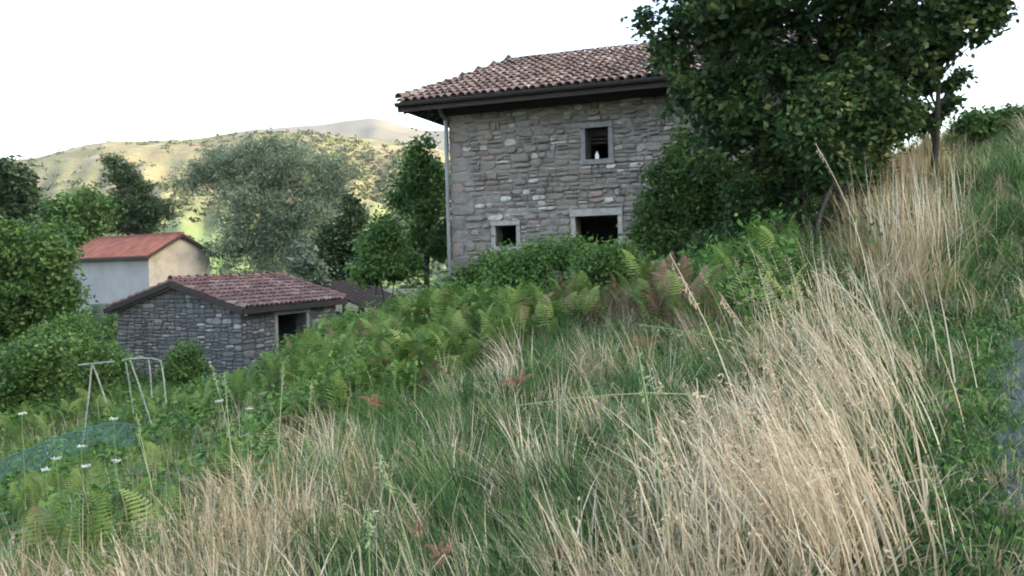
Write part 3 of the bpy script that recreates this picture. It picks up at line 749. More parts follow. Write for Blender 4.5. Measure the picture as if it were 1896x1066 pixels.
# ------------------------------------------------------------------ trees and shrubs
FAST = False
tree('willow_tree', 'broad grey green willow with fine feathery foliage behind the stone shed', 'tree',
     [(430,325,85,50),(395,310,60,38),(515,300,70,48),(500,275,45,28),(560,330,75,50),(470,400,80,75),(560,410,75,80),(610,350,42,45),(500,460,80,55),(430,455,50,50)], 45, 60000, .55, 46, .24, 'leafwillow', 'greybark', base=(500, 520), r=.3, stems=3, aspect=.22, droop=.5, hollow=.3)
tree('pine_tree', 'dark layered pine tree with a ragged top above the red roof', 'tree',
     [(208,300,20,16),(225,325,34,20),(240,350,44,20),(258,378,50,18),(275,400,52,18),(225,395,42,28),(250,418,62,20)], 60, 20000, .5, 40, .30, 'leafdark', base=(245, 470), r=.25, aspect=.3, droop=0, hollow=.25)
tree('bushy_tree', 'rounded green bushy tree left of the pine, behind the red roof', 'tree',
     [(110,400,52,40),(165,400,48,40),(80,420,40,34),(135,430,60,28)], 54, 16000, .7, 40, .3, 'leafmid', base=(130, 480), r=.2)
tree('leaning_tree', 'tall loose dark tree cut off by the left edge of the picture', 'tree',
     [(-20,370,45,60),(20,345,40,42),(35,380,30,35),(-10,320,40,25),(45,335,16,16)], 40, 11000, .5, 32, .28, 'leafdark', base=(-5, 520), r=.22, hollow=.3)
tree('walnut_tree', 'wide mid green leafy tree filling the left edge below the skyline', 'tree',
     [(-10,470,85,70),(60,450,60,50),(50,520,75,65),(0,600,80,80),(90,500,40,52),(105,555,38,40)], 25, 42000, .42, 40, .16, 'leafmid', base=(0, 640), r=.2, hollow=.35)
tree('slender_tree', 'narrow dark tree between the willow and the fern bank', 'tree',
     [(655,400,26,34),(640,440,38,42),(655,485,36,40),(610,470,40,42),(590,500,38,34),(625,515,42,22)], 38, 18000, .4, 36, .2, 'leafdark', base=(635, 560), r=.12, hollow=.3)
tree('conical_tree', 'dark pointed tree standing close against the left corner of the stone house', 'tree',
     [(785,265,16,14),(775,300,30,26),(790,340,36,34),(765,365,40,32),(785,400,45,36),(800,440,44,36),(760,450,42,36),(780,285,24,22),(795,315,34,26),(760,335,30,24),(810,370,30,28)], 26, 17000, .26, 26, .14, 'leafmid', base=(785, 520), r=.12, hollow=.35)
tree('pale_bush', 'bright green bush at the left foot of the conical tree', 'bush',
     [(715,430,32,36),(700,465,38,36),(730,490,52,28),(690,500,32,28)], 22, 12000, .26, 32, .12, 'leafmid', base=(715, 530), r=.05, stems=3)
tree('light_shrub', 'light green airy shrub left of the stone shed gable', 'bush',
     [(160,650,60,40),(110,640,50,40),(190,690,45,40),(130,610,40,26)], 24, 16000, .3, 34, .11, 'leaflight', base=(150, 720), r=.05, stems=4)
tree('dark_bush', 'small dark bush left of the green barrel', 'bush',
     [(140,590,24,26),(158,600,16,18),(208,604,12,26)], 36, 3000, .25, 30, .14, 'leafmid', base=(140, 612), r=.04, stems=3)
tree('garden_bush', 'low green bush in front of the lower left corner of the shed', 'bush',
     [(345,660,26,26),(350,690,34,24),(320,690,26,20)], 20, 7000, .22, 30, .09, 'leafmid', base=(345, 715), r=.03, stems=3)
tree('willow_sapling', 'pale grey green sapling right of the willow foot above the lean-to', 'bush',
     [(560,480,26,30),(585,500,22,24)], 34, 4000, .3, 30, .16, 'leafwillow', base=(570, 560), r=.05, stems=2)
# the big tree on the bank: dense crown, hanging right branch, several dark stems
big = [(1290,20,90,55,.6),(1400,10,110,70,0),(1530,0,120,70,-.4),(1660,-10,110,70,-.6),(1500,-130,260,110,0),(1720,60,60,60,-.6),(1230,70,30,34,.8),
       (1250,110,48,55,.8),(1330,90,80,80,.4),(1450,90,90,80,0),(1570,90,80,80,0),(1660,110,55,60,-.4),(1290,190,75,65,.6),(1380,200,80,80,.4),(1340,250,70,60,.6),
       (1440,230,70,80,.3),(1420,300,75,60,.5),(1500,180,60,90,.6),(1590,190,55,70,.4),(1640,200,34,50,0),(1640,140,50,50,0),(1620,220,40,40,.3),(1675,110,36,40,0),(1690,50,50,50,-.3),
       (1480,330,60,50,.8),(1560,250,70,60,.5),(1600,150,60,60,-.6),(1540,170,60,60,-.6),(1690,215,26,26,0),(1195,40,24,24,.8)]
bt_ = tree('ash_tree', 'dark leafy tree covering the right end of the stone house', 'tree', big, 12.2, 46000, .16, 20, .12, 'leafbig', base=(1560, 345), r=.16, stems=5, spread=.45, aspect=.6, hollow=.25, twigs=3)
# bare dark stems inside it
mb = MB(); tb = P(1540, 350, 12.4); loc = (tb[0], tb[1], gz(tb[0], tb[1])); br = np.array(bt_.location)
for px0, px1, r in ((1500,1480,.07),(1525,1530,.11),(1550,1570,.13),(1575,1560,.09),(1590,1625,.08),(1560,1500,.06),(1600,1600,.05)):
    a = P(px0, 340, 12.5 + random.uniform(-.3, .4)); a[2] = gz(a[0], a[1]) - .2; c = P(px1, -40, 12.5)
    m_ = (a + c) / 2 + np.array([random.uniform(-.1, .1), 0, 0]); mb.tube([a - br, m_ - br, c - br], [r, r * .8, r * .45], 8)
mb.build('stem', MAT['bark'], bt_, smooth=True)
tree('young_tree', 'thin dark stemmed young tree right of the big tree against the sky', 'tree',
     [(1700,160,34,26),(1730,90,34,40),(1745,40,40,40),(1690,200,20,20),(1740,205,18,10),(1760,190,14,8),(1715,225,22,14),(1765,150,7,6),(1783,137,5,4),(1830,15,42,34,-.5),(1790,5,40,40,-.5),(1845,45,20,16,-.5),(1812,72,12,12,-.5),(1755,160,6,5),(1700,135,40,10)], 12.0, 7600, .13, 16, .10, 'leafbig', base=(1722, 235), r=.06, aspect=.65, twigs=1, spread=.05, hollow=.1)
tree('elder_shrub', 'green climbing shrub of small bright leaves between the house wall and the big tree', 'bush',
     [(1270,270,36,36),(1290,310,55,45),(1250,340,52,45),(1225,390,50,50),(1210,440,42,46),(1290,380,80,70),(1350,330,60,50),(1290,440,80,50),(1360,420,70,60),(1230,480,50,30)], 14.6, 46000, .17, 30, .085, 'leafivy', base=(1280, 500), r=.10, stems=5, spread=.6, hollow=.4)
tree('dark_shrub', 'dark shaded shrub under the big tree', 'bush',
     [(1400,380,75,55),(1460,350,60,60),(1540,330,60,50),(1480,420,60,34,-.9),(1420,470,60,26,-1.2),(1560,380,46,30,-.9),(1380,440,90,40),(1440,420,60,40),(1600,300,35,40)], 12.8, 36000, .17, 28, .085, 'leafbig', base=(1430, 460), r=.08, stems=5, spread=.7, hollow=.2)
tree('dark_thicket', 'dark leafy thicket around the stems at the base of the big tree', 'bush',
     [(1500,260,50,60),(1560,220,60,60),(1560,300,60,50),(1610,260,40,50),(1640,240,36,40),(1520,190,50,50),(1600,200,50,50),(1570,320,60,30),(1660,200,34,50)], 11.5, 17000, .2, 22, .10, 'leafbig', base=(1550, 345), r=.07, stems=4, spread=.6, hollow=.2)
tree('nettle_bush', 'broad green bush at the left picture edge below the leafy tree', 'bush',
     [(10,690,70,40),(60,660,60,36),(20,740,60,30),(100,700,40,26)], 21, 16000, .3, 32, .12, 'leafmid', base=(30, 770), r=.05, stems=4, spread=.6)
tree('fern_bush', 'green bush hiding the foot of the wall between window and doorway', 'bush',
     [(1000,485,50,20),(950,497,40,18),(1060,482,40,20),(1020,458,18,16),(1045,448,14,12),(985,466,14,14),(1078,452,12,14),(925,478,12,12)], 17.5, 6000, .3, 22, .09, 'leaflight', base=(1000, 520), r=.03, stems=5, spread=.7)
tree('sill_bush', 'green bush just below the small ground floor window', 'bush',
     [(900,505,36,16),(935,480,14,16),(870,515,30,14),(905,484,10,12)], 18.0, 5000, .3, 22, .09, 'leafivy', base=(905, 530), r=.03, stems=4, spread=.5)
tree('doorway_bush', 'green bush hiding the foot of the open doorway', 'bush',
     [(1105,492,40,18),(1150,486,30,22),(1128,468,10,14),(1160,462,14,12),(1092,470,10,10)], 17.0, 6000, .3, 22, .09, 'leaflight', base=(1115, 520), r=.03, stems=4, spread=.5)
# hedge along the skyline of the bank
for i, (px, py, rx, ry) in enumerate([(1795,222,16,8),(1822,222,22,14),(1850,218,20,14),(1872,213,18,14),(1905,218,22,16)]):
    lab = ['low round bush on the bank skyline, next to the young tree', 'second bush along the bank skyline', 'middle bush of the hedge on the bank skyline', 'tallest bush of the hedge on the bank skyline', 'bush of the skyline hedge cut by the right picture edge'][i]
    tree('hedge_bush', lab, 'bush', [(px, py, rx, ry), (px + 4, py + ry, rx * 1.2, ry)], 18, 2200, .2, 24, .11, 'leafmid', base=(px, py + 30), r=.03, stems=2, group='bushes of the hedge along the bank skyline')

# scrub far away on the hillside
def scrub():
    V_ = []; Q = []; n = 0; nr, nx, _ = HV.shape
    k = 22000; jj = R.uniform(.02, .8, k) * (nr - 1); ii = R.uniform(0, 1, k) * (nx - 1)
    j0 = jj.astype(int); i0 = ii.astype(int); c = HV[j0, i0] + (HV[np.minimum(j0 + 1, nr - 1), np.minimum(i0 + 1, nx - 1)] - HV[j0, i0]) * R.uniform(0, 1, (k, 1))
    m = bump(c[:, 0] * .03, c[:, 1] * .03) + R.normal(0, .7, k) > -.25; c = c[m]; k = len(c)
    px, py = project(c); s = R.uniform(.7, 2.3, k) * np.where(c[:, 1] > 400, 1.15, 1)
    per = 16; off = R.normal(0, 1, (k, per, 3)) * np.array([.55, .55, .42]) * s[:, None, None]; off[:, :, 2] = np.abs(off[:, :, 2]) 
    Pp = (c[:, None] + off).reshape(-1, 3); q = np.clip(np.repeat(R.uniform(0, 1, k), per) * .7 + R.uniform(0, .3, k * per), 0, 1)
    v, f = leaves(Pp, 1.5, .9, 0)
    tag(link('scrub', v, f, MAT['scrub'], attr=np.repeat(q, 4)), 'scattered dark scrub and small trees over the dry yellow hillside', 'scrub', kind='stuff')
scrub()
# ------------------------------------------------------------------ haze
hz = MB(); hz.box(-1800, 1800, -700, 1700, -60, 420); hm = bpy.data.materials.new('haze'); hm.use_nodes = True
ht = hm.node_tree; ht.nodes.remove(ht.nodes['Principled BSDF']); vp = ht.nodes.new('ShaderNodeVolumePrincipled')
vp.inputs['Color'].default_value = (.92, .95, 1, 1); vp.inputs['Density'].default_value = .00013; vp.inputs['Anisotropy'].default_value = .3
ht.links.new(vp.outputs[0], ht.nodes['Material Output'].inputs['Volume'])
tag(hz.build('haze', hm), 'thin pale summer haze over the far hillside', 'haze', kind='stuff')
# ------------------------------------------------------------------ grass
TYPES = ['green', 'dry', 'gold', 'lush', 'brown', 'fern', 'path']
ZONES = [ # px, py, rx, ry, type, weight   (where each kind of growth roots, seen from the path)
 (300,1085,260,70,'dry',1.7),(480,940,150,70,'dry',1.9),(100,1100,200,40,'dry',1.1),(620,800,120,50,'dry',1.1),(790,700,110,45,'dry',.8),
 (1330,980,220,170,'dry',2.0),(1430,800,160,120,'dry',1.7),(1180,1080,300,50,'dry',.9),(1540,930,80,120,'dry',1.3),
 (1080,640,100,40,'dry',.7),(1480,610,120,60,'dry',.6),(1600,560,110,70,'dry',.65),
 (1690,390,100,95,'gold',1.6),(1730,500,60,60,'gold',.8),(1600,430,50,40,'gold',.7),
 (820,960,260,210,'green',3.4),(960,800,240,130,'green',2.6),(1120,900,90,120,'green',1.2),(1790,870,190,290,'green',2.4),(1860,520,80,230,'green',1.7),(1160,750,140,70,'green',1.1),(1890,330,70,150,'green',2.0),
 (1250,640,160,50,'green',1.0),(1520,500,70,60,'green',.9),(1680,640,90,60,'green',.7),
 (720,640,200,110,'fern',1.4),(620,700,160,70,'fern',1.0),(850,560,160,60,'fern',1.3),(1050,480,130,40,'fern',1.3),(1400,590,90,40,'fern',.4),
 (180,880,260,110,'lush',2.0),(30,980,150,60,'lush',1.8),(420,720,200,90,'lush',1.4),(1360,520,150,60,'lush',1.4),
 (1230,560,110,50,'brown',1.1),(800,700,110,45,'brown',.9),(1000,560,90,40,'brown',.6)]
def ztype(x, y, z):
    px, py = project(np.c_[x, y, z + .33]); n = len(x); py = np.minimum(py, 1075); px = np.clip(px, -30, 1900); S = {t: np.full(n, .12) for t in TYPES}
    for a, b, rx, ry, t, w_ in ZONES:
        S[t] = S[t] + w_ * np.exp(-(((px - a) / rx) ** 2 + ((py - b) / ry) ** 2) * .8)
    S['path'][:] = 0; S['fern'] -= .12; S['lush'] -= .12; S['gold'] -= .12; S['brown'] -= .05
    A = np.stack([S[t] for t in TYPES], 1) + R.normal(0, .20, (n, len(TYPES)))
    A += .22 * bump(x * 2, y * 2)[:, None] * np.array([1, -1, -.5, .5, -.3, .4, 0])
    return A.argmax(1)
def scatter(n, xr=(-14, 16), yr=(1.6, 24), dexp=1.0, vis=60):
    """random roots, denser near the camera, inside a generous view wedge"""
    Y = yr[0] + (yr[1] - yr[0]) * R.uniform(0, 1, n) ** dexp
    X = Y * R.uniform(-.78, .78, n)
    m = (X > xr[0]) & (X < xr[1]); X = X[m]; Y = Y[m]; return X, Y, ground(X, Y)
PT = np.array(PATH)
def path_dist(x, y):
    d = np.full(len(x), 99.)
    for a, b in zip(PT[:-1], PT[1:]):
        ab = b - a; t = np.clip(((x - a[0]) * ab[0] + (y - a[1]) * ab[1]) / (ab @ ab), 0, 1)
        d = np.minimum(d, np.hypot(x - a[0] - t * ab[0], y - a[1] - t * ab[1]))
    return d
def in_house(x, y, mg=.15):
    q = np.c_[x, y] - HA; a = q @ HD; b = q @ HN; r = (a > -mg) & (a < HL + mg) & (b > -mg) & (b < HW + mg)
    q = np.c_[x, y] - SA; a = q @ SU; b = q @ SV; r |= (a > -mg) & (a < SWd + mg) & (b > -mg) & (b < SLn + mg)
    q = np.c_[x, y] - BC[:2]; a = q @ BL; b = q @ BG; r |= (a > -mg) & (a < bl_ + mg) & (b > -mg) & (b < bg_ + mg); return r
def blades(x, y, z, h, wd, lean, comb=(0, 0), bend=1.0, K=4, raw=False):
    """curved blades; comb is a shared lean direction"""
    n = len(x); th = R.uniform(0, 2 * math.pi, n)
    if not raw: wa = .8 * np.sin(x * 1.7 + 2 * np.sin(y * 1.1)) + .7 * np.sin(y * 2.3 + x); cx_ = comb[0] * np.cos(wa) - comb[1] * np.sin(wa); cy_ = comb[0] * np.sin(wa) + comb[1] * np.cos(wa); comb = (cx_, cy_)
    dx = np.cos(th) * lean * R.uniform(.2, 1, n) + comb[0] * R.uniform(.4, 1.2, n); dy = np.sin(th) * lean * R.uniform(.2, 1, n) + comb[1] * R.uniform(.4, 1.2, n)
    L = np.hypot(dx, dy) + 1e-6; tt = np.linspace(0, 1, K + 1)
    ang0 = R.uniform(0, 2 * math.pi, n); sx, sy = np.cos(ang0), np.sin(ang0)
    V_ = np.zeros((n, K + 1, 2, 3))
    # arc: inclination grows with t
    px_ = np.zeros(n); pz_ = np.zeros(n); seg = h / K
    kl = np.where(R.uniform(0, 1, n) < .3, R.integers(1, K, n), 99); kj = R.uniform(.6, 1.9, n); la = R.normal(0, .35, n)
    dxn, dyn = dx / L, dy / L; qx = np.zeros(n); qy = np.zeros(n)
    for i, t in enumerate(tt):
        if i:
            inc = np.clip(L * (.25 + bend * t) + np.where(i > kl, kj, 0), 0, 2.7)
            rt_ = la * t + np.where(i > kl, la * 2, 0); qx = qx + (dxn * np.cos(rt_) - dyn * np.sin(rt_)) * np.sin(inc) * seg; qy = qy + (dxn * np.sin(rt_) + dyn * np.cos(rt_)) * np.sin(inc) * seg; pz_ = pz_ + np.cos(inc) * seg
        ww = wd * (1 - .93 * t ** 1.6) * .5
        cx = x + qx; cy = y + qy; cz = z + np.maximum(pz_, .01) - .02
        for k, s in enumerate((-1, 1)):
            V_[:, i, k, 0] = cx + sx * ww * s; V_[:, i, k, 1] = cy + sy * ww * s; V_[:, i, k, 2] = cz
    V_ = V_.reshape(-1, 3); b = (np.arange(n) * (K + 1) * 2)[:, None]
    f = np.concatenate([np.stack([b[:, 0] + 2*i, b[:, 0] + 2*i + 1, b[:, 0] + 2*i + 3, b[:, 0] + 2*i + 2], 1) for i in range(K)])
    return V_, f, (K + 1) * 2
def tufted(X, Y, per, spread):
    x = np.repeat(X, per) + R.normal(0, 1, len(X) * per) * np.repeat(spread, per); y = np.repeat(Y, per) + R.normal(0, 1, len(X) * per) * np.repeat(spread, per)
    return x, y, ground(x, y)
def stuff(name, parts, mat, label, cat):
    v = []; f = []; q = []; o = 0
    for V_, F_, A_ in parts: v.append(V_); f.append(F_ + o); q.append(A_); o += len(V_)
    tag(link(name, np.concatenate(v), np.concatenate(f), mat, attr=np.concatenate(q)), label, cat, kind='stuff')
X, Y, Z = scatter(32000, dexp=1.35)
T = ztype(X, Y, Z); pd = path_dist(X, Y); ok = (pd > .48) & ~in_house(X, Y)
X, Y, Z, T, pd = X[ok], Y[ok], Z[ok], T[ok], pd[ok]
def sel(t): m = T == TYPES.index(t); return X[m], Y[m], pd[m]
def grow(t, per, spr, h, wd, lean, comb, bend, short_path=True, K=4, hpow=1.0, rs=1.0):
    x, y, p_ = sel(t); sp = np.full(len(x), spr)
    bx, by, bz_ = tufted(x, y, per, sp); clump = np.repeat(R.uniform(0, 1, len(x)), per); q = np.clip(.5 * clump + R.uniform(0, .5, len(bx)) * rs, 0, 1)
    hh = np.repeat(R.uniform(.6, 1.15, len(x)), per) * R.uniform(h[0], h[1], len(bx))
    if short_path: hh = hh * np.repeat(.35 + .65 * sstep(.6, 1.9, p_), per)
    dist = np.hypot(bx, by); ww = wd * R.uniform(.6, 1.4, len(bx)) * (1 + dist * .045)
    v, f, k = blades(bx, by, bz_, hh, ww, lean, comb, bend, K); return v, f, np.repeat(q, k)
def tussock(t, prob, per, rad_, h, wd, out_, comb, bend, K=5, lo=0., hi=1.):
    x, y, p_ = sel(t); m = R.uniform(0, 1, len(x)) < prob; x, y = x[m], y[m]; n = len(x)
    sc = R.uniform(.65, 1.25, n); k = n * per; r_ = np.abs(R.normal(0, 1, k)) * rad_ * np.repeat(sc, per); a_ = R.uniform(0, 6.283, k)
    ox, oy = r_ * np.cos(a_), r_ * np.sin(a_); bx = np.repeat(x, per) + ox; by = np.repeat(y, per) + oy; bz_ = ground(bx, by)
    tone = np.repeat(R.uniform(lo, hi, n), per); q = np.clip(.45 * tone + R.uniform(0, .55, k), 0, 1)
    hh = R.uniform(h[0], h[1], k) * np.repeat(sc * (.4 + .6 * sstep(.5, 1.9, p_[m])), per); wa = .9 * np.sin(bx * 1.3 + 2 * np.sin(by)) + .8 * np.sin(by * 1.9 + bx)
    cx_ = comb[0] * np.cos(wa) - comb[1] * np.sin(wa) + out_ * ox / rad_; cy_ = comb[0] * np.sin(wa) + comb[1] * np.cos(wa) + out_ * oy / rad_
    v, f, kk = blades(bx, by, bz_, hh, wd * R.uniform(.5, 1.5, k) * (1 + np.hypot(bx, by) * .045), .35, (cx_, cy_), bend, K, raw=True); return v, f, np.repeat(q, kk)
stuff('green_grass', [tussock('gold', .05, 50, .14, (.3, .7), .010, .6, (-.3, -.2), 1.4), grow('green', 9, .10, (.12, .38), .009, .8, (-.45, -.2), 1.5), tussock('green', .09, 60, .10, (.22, .55), .010, .55, (-.35, -.15), 1.5), tussock('dry', .03, 50, .10, (.25, .55), .010, .5, (-.3, -.1), 1.4), tussock('gold', .05, 50, .12, (.25, .6), .010, .5, (-.2, -.1), 1.4), tussock('brown', .03, 50, .10, (.25, .6), .010, .5, (-.3, -.1), 1.4), grow('lush', 8, .12, (.2, .5), .008, .8, (0, 0), 1.1), grow('fern', 6, .14, (.2, .55), .0055, .7, (0, 0), 1.0),
                      grow('dry', 6, .12, (.15, .45), .008, .7, (-.2, -.1), 1.0), grow('brown', 4, .14, (.2, .45), .005, .8, (0, 0), 1.2)], MAT['grass'], 'thick green grass covering the bank and the path edge', 'grass')
def straw(a, b, rx, ry, n, h, comb):
    px = a + rx * R.normal(0, .6, n); py = b + ry * R.normal(0, .5, n); X_, Y_ = [], []
    sp = [ground_hit(p, q) for p, q in zip(px, py)]; x = np.array([q[0] for q in sp]); y = np.array([q[1] for q in sp]); k = (y > 1.5) & (y < 20); x, y = x[k], y[k]
    v, f, kk = blades(x, y, ground(x, y), R.uniform(h[0], h[1], len(x)), .0085 * R.uniform(.6, 1.3, len(x)) * (1 + .04 * y), .25, (np.full(len(x), comb[0]), np.full(len(x), comb[1])), .8, 7, raw=True); m = len(x); tips = v.reshape(m, 8, 2, 3); e_ = tips[:, 7, 0]; d_ = tips[:, 7, 0] - tips[:, 6, 0]
    pk = R.uniform(0, 1, m) < .45; e_, d_ = e_[pk], d_[pk]; nn_ = len(e_); u_ = R.uniform(-.1, 1.0, (nn_, 12, 1)); c_ = e_[:, None] - d_[:, None] * u_ + R.normal(0, .006, (nn_, 12, 3))
    lv, lf = leaves(c_.reshape(-1, 3), .024, .25, .5, .5); q_ = np.r_[np.repeat(R.uniform(.3, 1, m), kk), np.repeat(R.uniform(0, .7, len(lf)), 4)]
    return np.concatenate([v, lv]), np.concatenate([f, lf + len(v)]), q_
stuff('straw', [straw(1540, 1020, 150, 180, 430, (.45, 1.0), (-.75, .0)), straw(1480, 1060, 170, 140, 280, (.35, .85), (-.6, -.2)), straw(1330, 1090, 150, 120, 260, (.35, .7), (.1, .1)), straw(1620, 780, 110, 90, 200, (.6, 1.1), (-.8, .0)), straw(420, 1090, 240, 60, 420, (.25, .5), (-.15, .1)), straw(1700, 480, 90, 70, 170, (.7, 1.3), (-.1, 0)), straw(1500, 640, 120, 60, 200, (.5, 1.0), (-.5, 0))], MAT['stalk'], 'long pale straw stems rising through the dry grass', 'grass')
stuff('dry_grass', [tussock('dry', .09, 80, .15, (.18, .62), .0085, .5, (-.5, -.15), 1.15), grow('dry', 6, .13, (.12, .5), .008, 1.3, (-.6, -.2), 1.6, K=4), tussock('green', .02, 60, .12, (.3, .7), .007, .45, (-.5, -.1), 1.2), tussock('gold', .05, 60, .12, (.4, .9), .007, .45, (-.3, -.1), 1.1), grow('green', 3, .15, (.1, .45), .007, .9, (-.5, 0), 1.3), grow('brown', 10, .13, (.25, .6), .006, .9, (-.3, 0), 1.2), grow('fern', 1, .15, (.4, .8), .004, .5, (-.2, 0), 1),
                    grow('lush', 1, .2, (.4, .9), .004, .4, (-.1, 0), 1)], MAT['dry'], 'bleached dry grass in long leaning tufts', 'grass')
stuff('golden_grass', [tussock('gold', .10, 60, .17, (.3, .85), .0072, .4, (-.15, -.2), .9), grow('gold', 5, .12, (.2, .7), .007, 1.0, (-.4, -.2), 1.4)], MAT['gold'], 'tall golden dry grass below the young tree', 'grass')
# short sward on and beside the path
X2, Y2, Z2 = scatter(16000, yr=(1.6, 16), dexp=1.2); p2 = path_dist(X2, Y2); k2 = (p2 < 1.6) & (R.uniform(0, 1, len(p2)) < .16 + .84 * sstep(.15, .6, p2)); X2, Y2 = X2[k2], Y2[k2]
bx, by, bz_ = tufted(X2, Y2, 14, np.full(len(X2), .08)); v, f, k = blades(bx, by, bz_, R.uniform(.05, .2, len(bx)), .005 * (1 + np.hypot(bx, by) * .05), 1.1, (0, 0), 1.2, 3)
stuff('short_grass', [(v, f, np.repeat(R.uniform(0, .97, len(bx)), k))], MAT['grass'], 'short trodden grass along the gravel path', 'grass')
# broad leaved weeds (nettle, bramble)
def weeds(t, n_per, h, mat, nm, lab, size=.07):
    x, y, _ = sel(t); m = R.uniform(0, 1, len(x)) < n_per; x, y = x[m], y[m]; x = x + R.normal(0, .1, len(x)); z = ground(x, y); L = 22
    H_ = R.uniform(h[0], h[1], len(x)) * (.72 + .34 * np.tanh(1.5 * bump(x * 1.5, y * 1.5))); t_ = np.tile(np.linspace(.15, 1, L), len(x))
    cx = np.repeat(x, L) + R.normal(0, .09, len(x) * L); cy = np.repeat(y, L) + R.normal(0, .09, len(x) * L); cz = np.repeat(z, L) + t_ * np.repeat(H_, L)
    v, f = leaves(np.c_[cx, cy, cz], size * (1 + .02 * np.hypot(cx, cy)), .55, .35, 1.0); q = np.clip(.5 * np.repeat(R.uniform(0, 1, len(x)), L) + R.uniform(0, .5, len(x) * L), 0, 1)
    return v, f, np.repeat(q, 4)
stuff('nettles', [weeds('lush', .95, (.35, .9), 0, 0, 0, .08), weeds('green', .4, (.06, .30), 0, 0, 0, .036), weeds('dry', .05, (.06, .25), 0, 0, 0, .034), weeds('brown', .5, (.1, .5), 0, 0, 0, .05), weeds('fern', .9, (.35, 1.25), 0, 0, 0, .065)], MAT['weed'], 'dense leafy weeds and nettles on the slope below the bank', 'weeds')
# slope growth further left / further back, outside the grass wedge
Xf = R.uniform(-34, 4, 26000); Yf = R.uniform(9, 48, 26000); kf = (np.abs(Xf / Yf) < .85) & ~in_house(Xf, Yf) & ((Xf < -5 - .0 * Yf) | (Yf > 22)); Xf, Yf = Xf[kf], Yf[kf]
L = 14; cx = np.repeat(Xf, L) + R.normal(0, .18, len(Xf) * L); cy = np.repeat(Yf, L) + R.normal(0, .18, len(Xf) * L)
cz = ground(cx, cy) + R.uniform(.02, 1, len(cx)) * np.repeat(np.clip(.38 + .28 * bump(Xf * .7, Yf * .7), .1, .9) * np.where(Yf > 33, .45, 1), L)
v, f = leaves(np.c_[cx, cy, cz], .07 + .004 * cy, .4, -.3, .6)
stuff('meadow_herbs', [(v, f, np.repeat(np.clip(.5 * np.repeat(R.uniform(0, 1, len(Xf)), L) + R.uniform(0, .5, len(cx)), 0, 1), 4))], MAT['leafmid'], 'rough green growth of the hollow around the shed', 'weeds')

# bracken fronds
def frond_template():
    v = []; f = []; K = 13
    def arch(t): return np.array([t, 0, .42 * math.sin(t * 1.9) - .20 * t * t])
    for i in range(K):
        t = .16 + .84 * i / K; c = arch(t); c2 = arch(min(1, t + .03)); ln = .38 * (1 - ((t - .16) / .84)) ** .8 * (1 if i > 1 else .8) + .015; wdt = .015 + .006 * (1 - t)
        for s in (-1, 1):
            d = np.array([.32, s * .94, -.12]); n0 = len(v)
            for u, ww in ((0, .7), (.3, 1), (.65, .75), (1, .08)):
                p = c + d * ln * u + np.array([0, 0, -.10 * ln * u * u * 2]); x = np.array([1, -s * .2, .1]) * wdt * ww
                v += [p - x, p + x]
            for k in range(3): f.append((n0 + 2*k, n0 + 2*k + 1, n0 + 2*k + 3, n0 + 2*k + 2))
    for i in range(8):
        t0, t1 = i / 8, (i + 1) / 8; a, b = arch(t0), arch(t1); n0 = len(v); w_ = .008
        v += [a + [0, -w_, 0], a + [0, w_, 0], b + [0, w_, 0], b + [0, -w_, 0]]; f.append((n0, n0 + 1, n0 + 2, n0 + 3))
    return np.array(v), np.array(f)
FT = frond_template()
def fronds(x, y, z, size, rise, az):
    tv, tf = FT; n = len(x); ca, sa = np.cos(az), np.sin(az); cr_, sr_ = np.cos(rise), np.sin(rise)
    t = tv[None] * size[:, None, None]; roll = R.normal(0, .3, n)[:, None]
    t1 = t[:, :, 1] * np.cos(roll) ; tz = t[:, :, 2] + t[:, :, 1] * np.sin(roll)
    X_ = t[:, :, 0] * cr_[:, None] - tz * sr_[:, None]; Z_ = t[:, :, 0] * sr_[:, None] + tz * cr_[:, None]
    v = np.stack([x[:, None] + X_ * ca[:, None] - t1 * sa[:, None], y[:, None] + X_ * sa[:, None] + t1 * ca[:, None], z[:, None] + Z_], 2).reshape(-1, 3)
    f = (tf[None] + (np.arange(n) * len(tv))[:, None, None]).reshape(-1, 4); return v, f, len(tv)
def bracken(t, prob, per, lo, hi):
    x, y, _ = sel(t); m = R.uniform(0, 1, len(x)) < prob; x, y = x[m], y[m]; n = len(x)
    x = np.repeat(x, per) + R.normal(0, .05, n * per); y = np.repeat(y, per) + R.normal(0, .05, n * per); z = ground(x, y) - .02 + np.clip(.3 + .4 * bump(x * 1.7, y * 1.7), 0, .8) * R.uniform(.2, 1, len(x)); N_ = len(x)
    az = R.uniform(0, 6.28, N_); sz = R.uniform(lo, hi, N_); v, f, k = fronds(x, y, z, sz, R.uniform(.35, 1.15, N_), az)
    q = np.clip(.35 * np.repeat(R.uniform(0, 1, n), per) + R.uniform(0, .65, N_), 0, 1); return v, f, np.repeat(q, k)
stuff('bracken', [bracken('fern', .5, 7, .2, .6), bracken('lush', .06, 5, .25, .5), bracken('brown', .12, 4, .25, .5)], MAT['fern'], 'thick bank of green bracken fronds in front of the stone house', 'bracken')
stuff('withered_bracken', [bracken('brown', .28, 5, .2, .42), bracken('fern', .14, 3, .25, .5)], MAT['deadfern'], 'withered brown bracken among the grass', 'bracken')

